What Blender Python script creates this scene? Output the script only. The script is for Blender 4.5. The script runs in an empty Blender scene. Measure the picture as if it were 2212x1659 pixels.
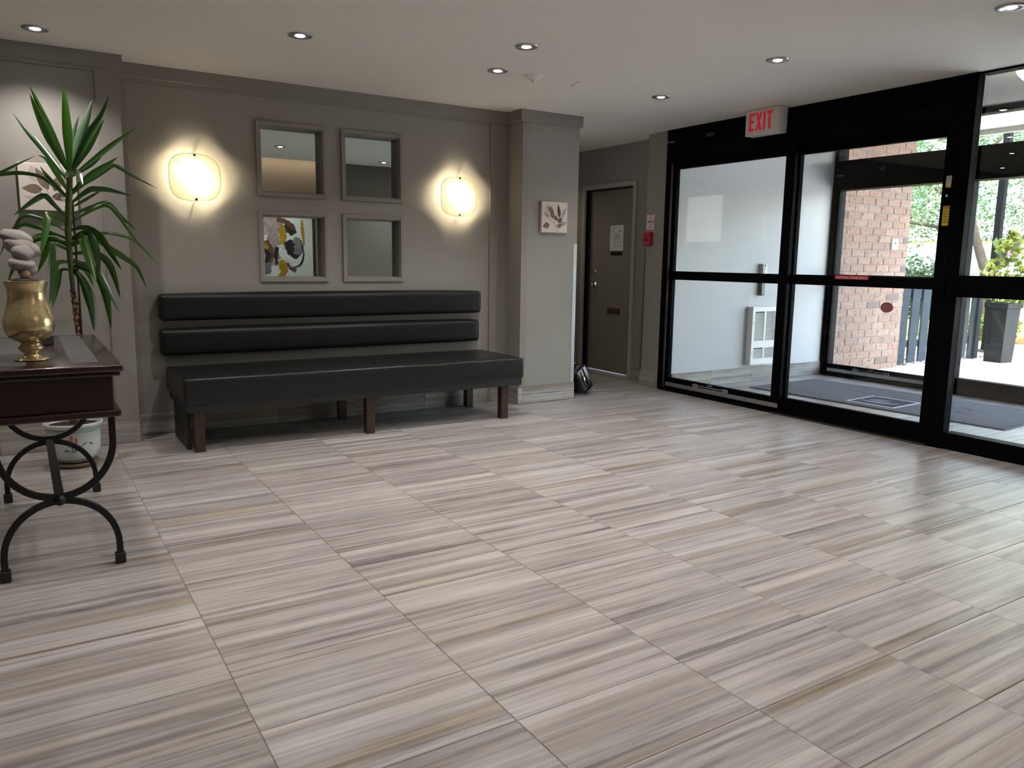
import bpy, bmesh, math, random
from mathutils import Vector, Matrix, Euler, noise
PI=math.pi; R=math.radians
sc=bpy.context.scene
random.seed(7)

WORLD_STR=1.7; SUN_STR=8.0; EXPOSURE=0.88
DOWN_W=29; SCONCE_W=15; COVE_W=2.2; DOME_W=2.2
SHADE_T=.15
# ------------------------------------------------------------------ camera, world, sun, exposure
CAM_H=1.2362
F_PX=1685.0
PITCH,ROLL,YAW=R(9.011),R(0.804),R(32.196)
fw=Vector((math.sin(YAW)*math.cos(PITCH),math.cos(YAW)*math.cos(PITCH),-math.sin(PITCH)))
r0=Vector((math.cos(YAW),-math.sin(YAW),0)); u0=r0.cross(fw)
rr=r0*math.cos(ROLL)+u0*math.sin(ROLL); uu=-r0*math.sin(ROLL)+u0*math.cos(ROLL)
cd=bpy.data.cameras.new('camera'); cam=bpy.data.objects.new('camera',cd); sc.collection.objects.link(cam)
cd.sensor_fit='HORIZONTAL'; cd.sensor_width=36; cd.lens=F_PX/2212*36; cd.clip_start=.05; cd.clip_end=300
m3=Matrix((rr,uu,-fw)).transposed(); cam.matrix_world=Matrix.Translation((0,0,CAM_H))@m3.to_4x4()
sc.camera=cam
wd=bpy.data.worlds.new('World'); sc.world=wd; wd.use_nodes=True
wn=wd.node_tree.nodes; wl=wd.node_tree.links
sky=wn.new('ShaderNodeTexSky'); sky.sky_type='NISHITA'; sky.sun_disc=False; sky.sun_elevation=R(52); sky.sun_rotation=R(200); sky.air_density=1.2; sky.dust_density=3.5
bg=wn['Background']; bg.inputs['Strength'].default_value=WORLD_STR
wl.new(sky.outputs[0],bg.inputs['Color'])
sd=bpy.data.lights.new('sun','SUN'); sd.energy=SUN_STR; sd.angle=R(2); sd.color=(1,.95,.86)
sun=bpy.data.objects.new('sun',sd); sc.collection.objects.link(sun); sun.rotation_euler=Vector((.30,-.52,-.80)).to_track_quat('-Z','Y').to_euler()
sc.view_settings.view_transform='Standard'; sc.view_settings.look='None'; sc.view_settings.gamma=1; sc.view_settings.use_curve_mapping=False
sc.view_settings.exposure=EXPOSURE
try:
    sc.cycles.use_denoising=True; sc.cycles.sample_clamp_indirect=6; sc.cycles.max_bounces=10; sc.cycles.diffuse_bounces=6; sc.cycles.transparent_max_bounces=16
    sc.cycles.caustics_reflective=False; sc.cycles.caustics_refractive=False
except Exception: pass

# ------------------------------------------------------------------ helpers
col=sc.collection
def setp(o,label=None,cat=None,group=None,kind=None):
    if label: o['label']=label
    if cat: o['category']=cat
    if group: o['group']=group
    if kind: o['kind']=kind
    return o
class MB:
    def __init__(s): s.v=[]; s.f=[]; s.sm=[]
    def add(s,vs,fs,smooth=False):
        n=len(s.v); s.v+= [tuple(v) for v in vs]; s.f+=[tuple(i+n for i in f) for f in fs]; s.sm+=[smooth]*len(fs); return s
    def box(s,x0,x1,y0,y1,z0,z1):
        return s.add([(x0,y0,z0),(x1,y0,z0),(x1,y1,z0),(x0,y1,z0),(x0,y0,z1),(x1,y0,z1),(x1,y1,z1),(x0,y1,z1)],
          [(0,3,2,1),(4,5,6,7),(0,1,5,4),(1,2,6,5),(2,3,7,6),(3,0,4,7)])
    def obox(s,c,ax,ay,az,h):
        c=Vector(c); ax=Vector(ax).normalized()*h[0]; ay=Vector(ay).normalized()*h[1]; az=Vector(az).normalized()*h[2]
        vs=[c+ax*i+ay*j+az*k for k in(-1,1) for j in(-1,1) for i in(-1,1)]
        return s.add(vs,[(0,2,3,1),(4,5,7,6),(0,1,5,4),(1,3,7,5),(3,2,6,7),(2,0,4,6)])
    def prism(s,poly,n):   # poly: planar 3d points, n: extrusion vector
        n=Vector(n); k=len(poly); vs=[Vector(p) for p in poly]+[Vector(p)+n for p in poly]
        fs=[tuple(range(k-1,-1,-1)),tuple(range(k,2*k))]+[(i,(i+1)%k,(i+1)%k+k,i+k) for i in range(k)]
        return s.add(vs,fs)
    def lathe(s,prof,c=(0,0,0),seg=32,axis='z',smooth=True):
        vs=[];fs=[];k=len(prof)
        for i in range(seg):
            a=2*PI*i/seg
            for r,z in prof:
                p=(r*math.cos(a),r*math.sin(a),z)
                if axis=='y': p=(p[0],p[2],p[1])
                if axis=='x': p=(p[2],p[0],p[1])
                vs.append((p[0]+c[0],p[1]+c[1],p[2]+c[2]))
        for i in range(seg):
            j=(i+1)%seg
            for q in range(k-1): fs.append((i*k+q,j*k+q,j*k+q+1,i*k+q+1))
        return s.add(vs,fs,smooth)
    def tube(s,pts,r,seg=8,cap=True,smooth=True):
        pts=[Vector(p) for p in pts]; n=len(pts); rs=r if isinstance(r,(list,tuple)) else [r]*n
        vs=[];fs=[];up=None
        for i,p in enumerate(pts):
            t=(pts[min(i+1,n-1)]-pts[max(i-1,0)]).normalized()
            if up is None: up=t.orthogonal().normalized()
            up=(up-t*up.dot(t)); up=up.normalized() if up.length>1e-6 else t.orthogonal().normalized()
            b=t.cross(up)
            for j in range(seg):
                a=2*PI*j/seg; vs.append(p+(up*math.cos(a)+b*math.sin(a))*rs[i])
        for i in range(n-1):
            for j in range(seg): k=(j+1)%seg; fs.append((i*seg+j,i*seg+k,(i+1)*seg+k,(i+1)*seg+j))
        s.add(vs,fs,smooth)
        if cap: s.add(vs[:seg],[tuple(range(seg-1,-1,-1))]); s.add(vs[-seg:],[tuple(range(seg))])
        return s
    def bar(s,pts,w,h,nrm):   # rectangular section swept along pts; nrm = constant in-section axis for width w
        nrm=Vector(nrm).normalized(); pts=[Vector(p) for p in pts]; n=len(pts); vs=[];fs=[]
        for i,p in enumerate(pts):
            t=(pts[min(i+1,n-1)]-pts[max(i-1,0)]).normalized(); b=t.cross(nrm).normalized()
            vs+=[p+nrm*w/2+b*h/2,p-nrm*w/2+b*h/2,p-nrm*w/2-b*h/2,p+nrm*w/2-b*h/2]
        for i in range(n-1):
            for j in range(4): k=(j+1)%4; fs.append((i*4+j,i*4+k,i*4+k+4,i*4+j+4))
        fs+=[(3,2,1,0),tuple(range(4*n-4,4*n))]
        return s.add(vs,fs)
    def ball(s,c,r,seg=12,rings=8,rot=None,jit=0,seed=0):
        c=Vector(c); r=r if isinstance(r,(tuple,list)) else (r,r,r); vs=[];fs=[]
        for i in range(rings+1):
            th=PI*i/rings
            for j in range(seg):
                a=2*PI*j/seg; p=Vector((math.sin(th)*math.cos(a),math.sin(th)*math.sin(a),math.cos(th)))
                if jit: p=p*(1+jit*noise.noise(p*1.7+Vector((seed*3.1,seed,0))))
                p=Vector((p.x*r[0],p.y*r[1],p.z*r[2]))
                if rot is not None: p.rotate(rot)
                vs.append(c+p)
        for i in range(rings):
            for j in range(seg): k=(j+1)%seg; fs.append((i*seg+j,(i+1)*seg+j,(i+1)*seg+k,i*seg+k))
        return s.add(vs,fs,True)
    def mesh(s,name,off=(0,0,0)):
        me=bpy.data.meshes.new(name); o=Vector(off)
        me.from_pydata([Vector(v)-o for v in s.v],[],s.f)
        bm=bmesh.new(); bm.from_mesh(me); bmesh.ops.remove_doubles(bm,verts=bm.verts,dist=1e-6) if any(s.sm) else None
        bmesh.ops.recalc_face_normals(bm,faces=bm.faces); bm.to_mesh(me); bm.free()
        if any(s.sm):
            if all(s.sm): me.shade_smooth()
            else:
                me.shade_smooth(); me.set_sharp_from_angle(angle=R(40))
        return me
def root_loc(o):
    p=Vector((0,0,0))
    while o is not None: p+=o.location; o=o.parent
    return p
def obj(name,mb,mat,parent=None,kind=None,bevel=0,seg=2,label=None,cat=None,group=None,base=None):
    off=root_loc(parent) if parent is not None else (Vector(base) if base else Vector((0,0,0)))
    me=mb.mesh(name,off); o=bpy.data.objects.new(name,me); col.objects.link(o)
    if parent is not None: o.parent=parent
    elif base: o.location=base
    if mat is not None: me.materials.append(mat)
    if bevel:
        b=o.modifiers.new('bevel','BEVEL'); b.width=bevel; b.segments=seg; b.limit_method='ANGLE'; b.angle_limit=R(40)
        if seg>2: me.shade_smooth()
    setp(o,label,cat,group,kind); return o
def thing(name,label,cat,loc=(0,0,0),group=None,kind=None):
    o=bpy.data.objects.new(name,None); col.objects.link(o); o.location=loc; o.empty_display_size=.1
    return setp(o,label,cat,group,kind)
def struct(name,mb,mat,parent=None,bevel=0): return obj(name,mb,mat,parent,'structure',bevel)
def copy_tree(o,parent=None):
    c=o.copy(); col.objects.link(c)
    if parent is not None: c.parent=parent
    for ch in list(o.children): copy_tree(ch,c)
    return c
_font={}
def text_mb(s,size,origin,right,up,depth=.0008,width=None,bold=0):
    cu=bpy.data.curves.new('t','FONT'); cu.body=s; cu.size=1; cu.extrude=.0; cu.resolution_u=2; cu.offset=bold
    o=bpy.data.objects.new('t',cu); col.objects.link(o); bpy.context.view_layer.update()
    dg=bpy.context.evaluated_depsgraph_get(); me=bpy.data.meshes.new_from_object(o.evaluated_get(dg))
    right=Vector(right).normalized(); up=Vector(up).normalized(); n=right.cross(up)
    xs=[v.co.x for v in me.vertices]; w=(max(xs)-min(xs)) or 1; x0=min(xs)
    kx=(width/w) if width else size
    mb=MB(); vs=[Vector(origin)+right*(v.co.x-x0)*kx+up*v.co.y*size+n*depth for v in me.vertices]
    mb.add(vs,[tuple(p.vertices) for p in me.polygons])
    bpy.data.objects.remove(o); bpy.data.curves.remove(cu); bpy.data.meshes.remove(me)
    return mb

# ------------------------------------------------------------------ materials
def new(name):
    m=bpy.data.materials.new(name); m.use_nodes=True; nt=m.node_tree; return m,nt,nt.nodes,nt.links,nt.nodes['Principled BSDF']
def plain(name,c,rough=.5,metal=0,spec=.5,bump=0,bscale=200,var=0,vscale=6,emit=None,es=1,coat=0):
    m,nt,n,l,b=new(name); b.inputs['Base Color'].default_value=(*c,1); b.inputs['Roughness'].default_value=rough; b.inputs['Metallic'].default_value=metal
    b.inputs['Specular IOR Level'].default_value=spec; b.inputs['Coat Weight'].default_value=coat; b.inputs['Coat Roughness'].default_value=.08
    tc=n.new('ShaderNodeTexCoord')
    if bump:
        t=n.new('ShaderNodeTexNoise'); t.inputs['Scale'].default_value=bscale; t.inputs['Detail'].default_value=3; l.new(tc.outputs['Object'],t.inputs['Vector'])
        bp=n.new('ShaderNodeBump'); bp.inputs['Strength'].default_value=bump; bp.inputs['Distance'].default_value=.002; l.new(t.outputs['Fac'],bp.inputs['Height']); l.new(bp.outputs[0],b.inputs['Normal'])
    if var:
        t=n.new('ShaderNodeTexNoise'); t.inputs['Scale'].default_value=vscale; t.inputs['Detail'].default_value=4; l.new(tc.outputs['Object'],t.inputs['Vector'])
        r=n.new('ShaderNodeValToRGB'); k0,k1=1-var,1+var
        r.color_ramp.elements[0].position=.3; r.color_ramp.elements[1].position=.7
        r.color_ramp.elements[0].color=(c[0]*k0,c[1]*k0,c[2]*k0,1); r.color_ramp.elements[1].color=(min(1,c[0]*k1),min(1,c[1]*k1),min(1,c[2]*k1),1)
        l.new(t.outputs['Fac'],r.inputs['Fac']); l.new(r.outputs[0],b.inputs['Base Color'])
    if emit: b.inputs['Emission Color'].default_value=(*emit,1); b.inputs['Emission Strength'].default_value=es
    return m
def tile_mat(name,axis=0,rough=.285):
    """streaked porcelain: long grain along local axis, reseeded per tile"""
    m,nt,n,l,b=new(name)
    tc=n.new('ShaderNodeTexCoord'); oi=n.new('ShaderNodeObjectInfo')
    mul=n.new('ShaderNodeVectorMath'); mul.operation='MULTIPLY_ADD'; cmb=n.new('ShaderNodeCombineXYZ')
    for i,k in enumerate((17.3,41.7,29.1)):
        mm=n.new('ShaderNodeMath'); mm.operation='MULTIPLY'; mm.inputs[1].default_value=k; l.new(oi.outputs['Random'],mm.inputs[0]); l.new(mm.outputs[0],cmb.inputs[i])
    mul.inputs[1].default_value=(1,1,1); l.new(tc.outputs['Object'],mul.inputs[0]); l.new(cmb.outputs[0],mul.inputs[2])
    def nz(sx,sy,sz,detail,dist=0,rough=.55):
        mp=n.new('ShaderNodeMapping'); mp.inputs['Scale'].default_value=(sx,sy,sz); l.new(mul.outputs[0],mp.inputs['Vector'])
        t=n.new('ShaderNodeTexNoise'); t.inputs['Scale'].default_value=1; t.inputs['Detail'].default_value=detail; t.inputs['Roughness'].default_value=rough; t.inputs['Distortion'].default_value=dist
        l.new(mp.outputs[0],t.inputs['Vector']); return t.outputs['Fac']
    def ramp(fac,stops):
        r=n.new('ShaderNodeValToRGB'); e=r.color_ramp.elements
        while len(e)<len(stops): e.new(.5)
        for k,(p,c) in enumerate(stops): e[k].position=p; e[k].color=(*c,1)
        l.new(fac,r.inputs['Fac']); return r.outputs['Color']
    s=(lambda a,c_:(a,c_,c_)) if axis==0 else (lambda a,c_:(c_,a,c_))
    a=nz(*s(.42,20),5,.0,.6); bfine=nz(*s(1.0,70),4,.0); br=nz(*s(.4,11),3,.0); cl=nz(3,5,5,2); dk=nz(*s(.35,30),2,.0)
    mid=nz(*s(5,46),3,.0)
    def jit(f,amt_m,amt_f):
        q=f
        for src_,am in ((mid,amt_m),(bfine,amt_f)):
            s1=n.new('ShaderNodeMath'); s1.operation='SUBTRACT'; l.new(src_,s1.inputs[0]); s1.inputs[1].default_value=.5
            s2=n.new('ShaderNodeMath'); s2.operation='MULTIPLY_ADD'; l.new(s1.outputs[0],s2.inputs[0]); s2.inputs[1].default_value=am; l.new(q,s2.inputs[2]); q=s2.outputs[0]
        return q
    a=jit(a,.32,.16); br=jit(br,.22,.12); dk=jit(dk,.16,.08)
    base=ramp(a,[(.30,(.165,.144,.135)),(.42,(.27,.244,.230)),(.55,(.365,.338,.320)),(.70,(.46,.432,.412))])
    brown=ramp(br,[(.56,(0,0,0)),(.68,(1,1,1))])
    mx=n.new('ShaderNodeMix'); mx.data_type='RGBA'; mx.blend_type='MULTIPLY'; l.new(brown,mx.inputs[0]); l.new(base,mx.inputs[6]); mx.inputs[7].default_value=(.86,.75,.61,1)
    fr=ramp(bfine,[(.3,(.80,.79,.78)),(.5,(1,1,1)),(1,(1.0,1.0,1.0))])
    mx2=n.new('ShaderNodeMix'); mx2.data_type='RGBA'; mx2.blend_type='MULTIPLY'; mx2.inputs[0].default_value=1; l.new(mx.outputs[2],mx2.inputs[6]); l.new(fr,mx2.inputs[7])
    dkr=ramp(dk,[(.28,(.52,.49,.48)),(.37,(1,1,1))])
    mx3=n.new('ShaderNodeMix'); mx3.data_type='RGBA'; mx3.blend_type='MULTIPLY'; mx3.inputs[0].default_value=1; l.new(mx2.outputs[2],mx3.inputs[6]); l.new(dkr,mx3.inputs[7])
    l.new(mx3.outputs[2],b.inputs['Base Color'])
    rr_=n.new('ShaderNodeMapRange'); rr_.inputs[1].default_value=.25; rr_.inputs[2].default_value=.75; rr_.inputs[3].default_value=rough; rr_.inputs[4].default_value=rough+.12; l.new(cl,rr_.inputs[0]); l.new(rr_.outputs[0],b.inputs['Roughness'])
    bp=n.new('ShaderNodeBump'); bp.inputs['Strength'].default_value=.12; bp.inputs['Distance'].default_value=.001; l.new(bfine,bp.inputs['Height']); l.new(bp.outputs[0],b.inputs['Normal'])
    return m
def glass_mat(name,tint=(.968,.982,.976),base=.04,dirt=.0):
    m,nt,n,l,b=new(name); n.remove(b); out=n['Material Output']
    tr=n.new('ShaderNodeBsdfTransparent'); tr.inputs[0].default_value=(*tint,1); gl=n.new('ShaderNodeBsdfGlossy'); gl.inputs['Roughness'].default_value=.0
    lw=n.new('ShaderNodeLayerWeight'); p=n.new('ShaderNodeMath'); p.operation='POWER'; p.inputs[1].default_value=5; l.new(lw.outputs['Facing'],p.inputs[0])
    ma=n.new('ShaderNodeMath'); ma.operation='MULTIPLY_ADD'; ma.inputs[1].default_value=.9; ma.inputs[2].default_value=base; l.new(p.outputs[0],ma.inputs[0])
    mx=n.new('ShaderNodeMixShader'); l.new(ma.outputs[0],mx.inputs[0]); l.new(tr.outputs[0],mx.inputs[1]); l.new(gl.outputs[0],mx.inputs[2]); l.new(mx.outputs[0],out.inputs['Surface'])
    return m
def emis(name,c,s):
    m,nt,n,l,b=new(name); b.inputs['Base Color'].default_value=(.9,.9,.88,1); b.inputs['Emission Color'].default_value=(*c,1); b.inputs['Emission Strength'].default_value=s; return m
def rand_mat(name,cols,rough=.8,bump=.3,bscale=60,blotch=None):
    m,nt,n,l,b=new(name); oi=n.new('ShaderNodeObjectInfo'); r=n.new('ShaderNodeValToRGB'); e=r.color_ramp.elements
    while len(e)<len(cols): e.new(.5)
    for i,c in enumerate(cols): e[i].position=i/(len(cols)-1); e[i].color=(*c,1)
    l.new(oi.outputs['Random'],r.inputs['Fac']); b.inputs['Roughness'].default_value=rough
    tc=n.new('ShaderNodeTexCoord'); ad=n.new('ShaderNodeVectorMath'); ad.operation='ADD'; cm=n.new('ShaderNodeCombineXYZ')
    mm=n.new('ShaderNodeMath'); mm.operation='MULTIPLY'; mm.inputs[1].default_value=50; l.new(oi.outputs['Random'],mm.inputs[0]); l.new(mm.outputs[0],cm.inputs[0])
    l.new(tc.outputs['Object'],ad.inputs[0]); l.new(cm.outputs[0],ad.inputs[1])
    t=n.new('ShaderNodeTexNoise'); t.inputs['Scale'].default_value=bscale; t.inputs['Detail'].default_value=3; l.new(ad.outputs[0],t.inputs['Vector'])
    bp=n.new('ShaderNodeBump'); bp.inputs['Strength'].default_value=bump; bp.inputs['Distance'].default_value=.004; l.new(t.outputs['Fac'],bp.inputs['Height']); l.new(bp.outputs[0],b.inputs['Normal'])
    src=r.outputs[0]
    if blotch:
        t2=n.new('ShaderNodeTexNoise'); t2.inputs['Scale'].default_value=30; t2.inputs['Detail'].default_value=2; t2.inputs['Distortion'].default_value=1.2; l.new(ad.outputs[0],t2.inputs['Vector'])
        r2=n.new('ShaderNodeValToRGB'); r2.color_ramp.elements[0].position=.57; r2.color_ramp.elements[1].position=.62; r2.color_ramp.elements[0].color=(0,0,0,1); r2.color_ramp.elements[1].color=(1,1,1,1)
        l.new(t2.outputs['Fac'],r2.inputs['Fac']); mx=n.new('ShaderNodeMix'); mx.data_type='RGBA'; l.new(r2.outputs[0],mx.inputs[0]); l.new(src,mx.inputs[6]); mx.inputs[7].default_value=(*blotch,1); src=mx.outputs[2]
    l.new(src,b.inputs['Base Color']); return m
def wood_mat(name,c0,c1,rough=.3,coat=.4,scale=(2,30,30)):
    m,nt,n,l,b=new(name); tc=n.new('ShaderNodeTexCoord'); mp=n.new('ShaderNodeMapping'); mp.inputs['Scale'].default_value=scale; l.new(tc.outputs['Object'],mp.inputs[0])
    t=n.new('ShaderNodeTexNoise'); t.inputs['Scale'].default_value=1.5; t.inputs['Detail'].default_value=6; t.inputs['Distortion'].default_value=.6; l.new(mp.outputs[0],t.inputs['Vector'])
    r=n.new('ShaderNodeValToRGB'); r.color_ramp.elements[0].color=(*c0,1); r.color_ramp.elements[1].color=(*c1,1); r.color_ramp.elements[0].position=.3; r.color_ramp.elements[1].position=.7
    l.new(t.outputs['Fac'],r.inputs[0]); l.new(r.outputs[0],b.inputs['Base Color']); b.inputs['Roughness'].default_value=rough; b.inputs['Coat Weight'].default_value=coat; b.inputs['Coat Roughness'].default_value=.12; return m
def leaf_mat(name,c,c2,rough=.35,trans=.3):
    m,nt,n,l,b=new(name); oi=n.new('ShaderNodeObjectInfo'); r=n.new('ShaderNodeValToRGB'); r.color_ramp.elements[0].color=(*c,1); r.color_ramp.elements[1].color=(*c2,1)
    l.new(oi.outputs['Random'],r.inputs[0]); l.new(r.outputs[0],b.inputs['Base Color']); b.inputs['Roughness'].default_value=rough
    out=n['Material Output']; tl=n.new('ShaderNodeBsdfTranslucent'); l.new(r.outputs[0],tl.inputs[0]); mx=n.new('ShaderNodeMixShader'); mx.inputs[0].default_value=trans
    l.new(b.outputs[0],mx.inputs[1]); l.new(tl.outputs[0],mx.inputs[2]); l.new(mx.outputs[0],out.inputs['Surface']); return m
def foliage_mat(name,cols,trans=.45):
    m,nt,n,l,b=new(name); g=n.new('ShaderNodeNewGeometry'); r=n.new('ShaderNodeValToRGB'); e=r.color_ramp.elements
    while len(e)<len(cols): e.new(.5)
    for i,c in enumerate(cols): e[i].position=i/(len(cols)-1); e[i].color=(*c,1)
    l.new(g.outputs['Random Per Island'],r.inputs[0]); l.new(r.outputs[0],b.inputs['Base Color']); b.inputs['Roughness'].default_value=.5
    out=n['Material Output']; tl=n.new('ShaderNodeBsdfTranslucent'); l.new(r.outputs[0],tl.inputs[0]); mx=n.new('ShaderNodeMixShader'); mx.inputs[0].default_value=trans
    l.new(b.outputs[0],mx.inputs[1]); l.new(tl.outputs[0],mx.inputs[2]); l.new(mx.outputs[0],out.inputs['Surface']); return m

WALLC=(.278,.256,.232)
paint=plain('taupe_paint',WALLC,.55,bump=.06,bscale=350)
paint_trim=plain('taupe_trim_paint',(.245,.223,.204),.45)
paint_vest=plain('pale_grey_paint',(.52,.53,.55),.5,bump=.05,bscale=350)
ceil_m=plain('ceiling_paint',(.88,.855,.81),.9,bump=.05,bscale=300)
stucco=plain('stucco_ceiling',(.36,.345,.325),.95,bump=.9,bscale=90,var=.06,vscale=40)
tan_paint=plain('tan_paint',(.33,.285,.25),.6)
grout=plain('grout',(.23,.205,.185),.85)
tile_m=tile_mat('streaked_floor_tile',0)
tile_b=tile_mat('streaked_wall_tile',0,.4)
black_al=plain('black_anodised_aluminium',(.0025,.0025,.003),.5,0,.03)
alu=plain('brushed_aluminium',(.42,.42,.42),.42,.9)
steel=plain('polished_steel',(.62,.62,.62),.25,1)
chrome=plain('chrome',(.7,.7,.7),.12,1)
glass=glass_mat('door_glass')
mirror_m=plain('mirror_silver',(.60,.70,.68),.0,1)
leather=plain('black_leatherette',(.007,.0075,.008),.42,0,.28,bump=.25,bscale=260)
dark_leather=plain('dark_seat_leatherette',(.010,.010,.0098),.36,0,.38,bump=.25,bscale=220)
bench_frame_m=plain('black_frame',(.012,.012,.012),.5)
walnut=wood_mat('dark_walnut',(.020,.009,.006),(.042,.018,.011),.4,.2,(30,30,3))
mahog=wood_mat('mahogany',(.011,.0035,.0026),(.024,.007,.0045),.3,.45,(30,2,30))
iron=plain('black_iron',(.008,.008,.010),.38,.3)
grey_metal=plain('dark_grey_metal',(.06,.055,.052),.42,.6)
inlay_m=plain('grey_stone_inlay',(.06,.058,.053),.62,0,.25,var=.12,vscale=14)
rubber=plain('black_rubber',(.012,.012,.012),.6)
white_p=plain('white_enamel',(.86,.85,.82),.4)
paper=plain('white_paper',(.72,.70,.66),.7)
ink=plain('dark_ink',(.03,.03,.035),.6)
grey_ink=plain('grey_print',(.33,.33,.33),.7)
red_m=plain('red_enamel',(.50,.012,.025),.4)
red_glow=plain('lit_red_letters',(.6,.01,.03),.4,emit=(1,.015,.06),es=.10)
yellow_p=plain('yellow_sticker',(.72,.50,.03),.5)
white_ink=plain('white_print',(.75,.75,.73),.6)
door_paint=plain('brown_grey_door_paint',(.24,.215,.18),.5,bump=.04,bscale=300)
door_trim=plain('door_frame_paint',(.40,.375,.32),.35)
brass=plain('brass',(.34,.25,.09),.35,.9)
LEAVES=[(46,[(289,5170,1693),(285,5134,1934),(285,5110,2143)]),(46,[(274,5170,1697),(197,5181,1891),(124,5190,2100)]),(34,[(272,5170,1713),(196,5256,1961),(129,5310,2164)]),(21,[(267,5170,1642),(164,5256,1816),(96,5295,1912),(39,5330,2010)]),(29,[(260,5170,1650),(200,5298,1786),(129,5390,1908)]),(28,[(263,5170,1584),(209,5086,1693),(169,5049,1746),(136,5030,1758)]),(25,[(254,5170,1551),(196,5060,1618),(149,4985,1680),(142,4970,1696)]),(20,[(246,5170,1550),(178,5139,1630),(129,5126,1659),(42,5108,1667),(-44,5091,1652),(-65,5087,1648),(-44,5083,1657),(38,5066,1707),(124,5050,1757)]),(29,[(303,5170,1736),(315,5247,1827),(332,5310,1928),(366,5370,2036)]),(46,[(302,5170,1715),(356,5262,1895),(400,5307,2010),(440,5350,2132)]),(32,[(308,5170,1703),(384,5170,1895),(460,5170,2014),(511,5170,2130)]),(35,[(319,5170,1700),(397,5226,1853),(487,5270,2014)]),(27,[(324,5170,1663),(428,5291,1778),(512,5370,1887)]),(27,[(328,5170,1663),(478,5199,1831),(561,5210,1903),(653,5220,1976)]),(37,[(292,5170,1569),(343,5137,1632),(405,5111,1688),(474,5087,1741),(527,5070,1783)]),(24,[(291,5170,1557),(350,5197,1629),(416,5216,1677),(508,5239,1751),(540,5245,1750),(616,5263,1707),(753,5290,1640)]),(36,[(283,5170,1660),(274,5109,1677),(307,5032,1681),(323,4970,1647),(331,4910,1607)]),(30,[(291,5170,1516),(333,5195,1566),(388,5214,1606),(423,5224,1611),(486,5240,1611),(608,5270,1586)]),(17,[(294,5170,1493),(353,5263,1543),(452,5365,1610),(481,5390,1620)]),(27,[(295,5170,1456),(368,5214,1499),(460,5252,1534),(491,5264,1526),(549,5294,1462),(631,5330,1386)]),(24,[(275,5170,1399),(321,5177,1448),(410,5186,1504),(472,5191,1521),(526,5197,1462),(571,5202,1386),(638,5210,1285)]),(37,[(269,5170,1362),(302,5154,1381),(360,5136,1382),(415,5116,1332),(463,5091,1238),(510,5070,1148)]),(17,[(270,5170,1319),(329,5207,1355),(427,5247,1363),(519,5279,1357),(611,5310,1325),(681,5339,1256),(757,5370,1169)]),(52,[(267,5170,1277),(300,5120,1310),(323,5093,1336),(341,5032,1250),(360,4951,1117),(362,4930,1080)]),(42,[(269,5170,1310),(312,5146,1348),(362,5130,1356),(388,5104,1260),(394,5070,1114)]),(36,[(269,5170,1235),(329,5188,1245),(395,5202,1241),(454,5217,1189),(485,5232,1101),(510,5250,980)]),(32,[(266,5170,1195),(329,5119,1182),(384,5082,1145),(439,5017,1014),(475,4970,906)]),(41,[(264,5170,1172),(373,5170,1134),(426,5170,1017),(444,5170,805)]),(53,[(263,5170,1153),(306,5115,1087),(339,5046,948),(341,4990,809)]),(31,[(269,5170,1305),(400,5211,1316),(478,5232,1267),(553,5252,1214),(615,5267,1160),(663,5290,1037)]),(28,[(242,5170,1442),(191,5114,1512),(151,5086,1550),(85,5053,1507),(2,5010,1436)]),(38,[(246,5170,1415),(206,5103,1442),(176,5070,1451),(158,5052,1448),(143,4990,1373),(124,4926,1290),(101,4870,1215)]),(18,[(239,5170,1360),(197,5183,1400),(140,5193,1429),(68,5204,1447),(29,5210,1429),(2,5216,1381),(-33,5222,1337),(-66,5230,1272)]),(20,[(237,5170,1330),(164,5156,1358),(106,5148,1379),(49,5141,1394),(13,5137,1376),(-26,5132,1338),(-77,5120,1222)]),(16,[(237,5170,1319),(196,5240,1347),(122,5314,1346),(83,5350,1335)]),(34,[(237,5170,1278),(207,5184,1312),(177,5192,1318),(156,5197,1311),(139,5209,1242),(121,5218,1190),(90,5230,1124)]),(36,[(239,5170,1257),(203,5133,1286),(181,5119,1287),(166,5079,1209),(149,5018,1075),(131,4970,960)]),(39,[(240,5170,1188),(212,5147,1192),(183,5128,1174),(174,5096,1107),(149,5030,946)]),(27,[(237,5170,1143),(220,5184,1150),(204,5196,1132),(189,5222,1069),(153,5270,925)]),(34,[(236,5170,1306),(133,5204,1324),(57,5224,1292),(-6,5247,1188),(-56,5270,1068)]),(22,[(263,5170,1209),(289,5201,1199),(317,5229,1178),(354,5280,1109),(379,5320,1043)]),(16,[(263,5170,1161),(295,5234,1178),(342,5306,1148),(376,5370,1100)])]
STEM=[(237,5170,402),(271,5170,674),(273,5170,782),(268,5170,890),(261,5170,1023),(258,5170,1128),(257,5170,1259),(257,5170,1363),(268,5170,1492),(279,5170,1595),(288,5170,1692)]

# ================================================================== SETTING
CZ=2.465; YW=5.84; YP=5.63; YL=5.66; XD=5.33; YV=5.62; XO=7.74; TZ=2.70
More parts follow.
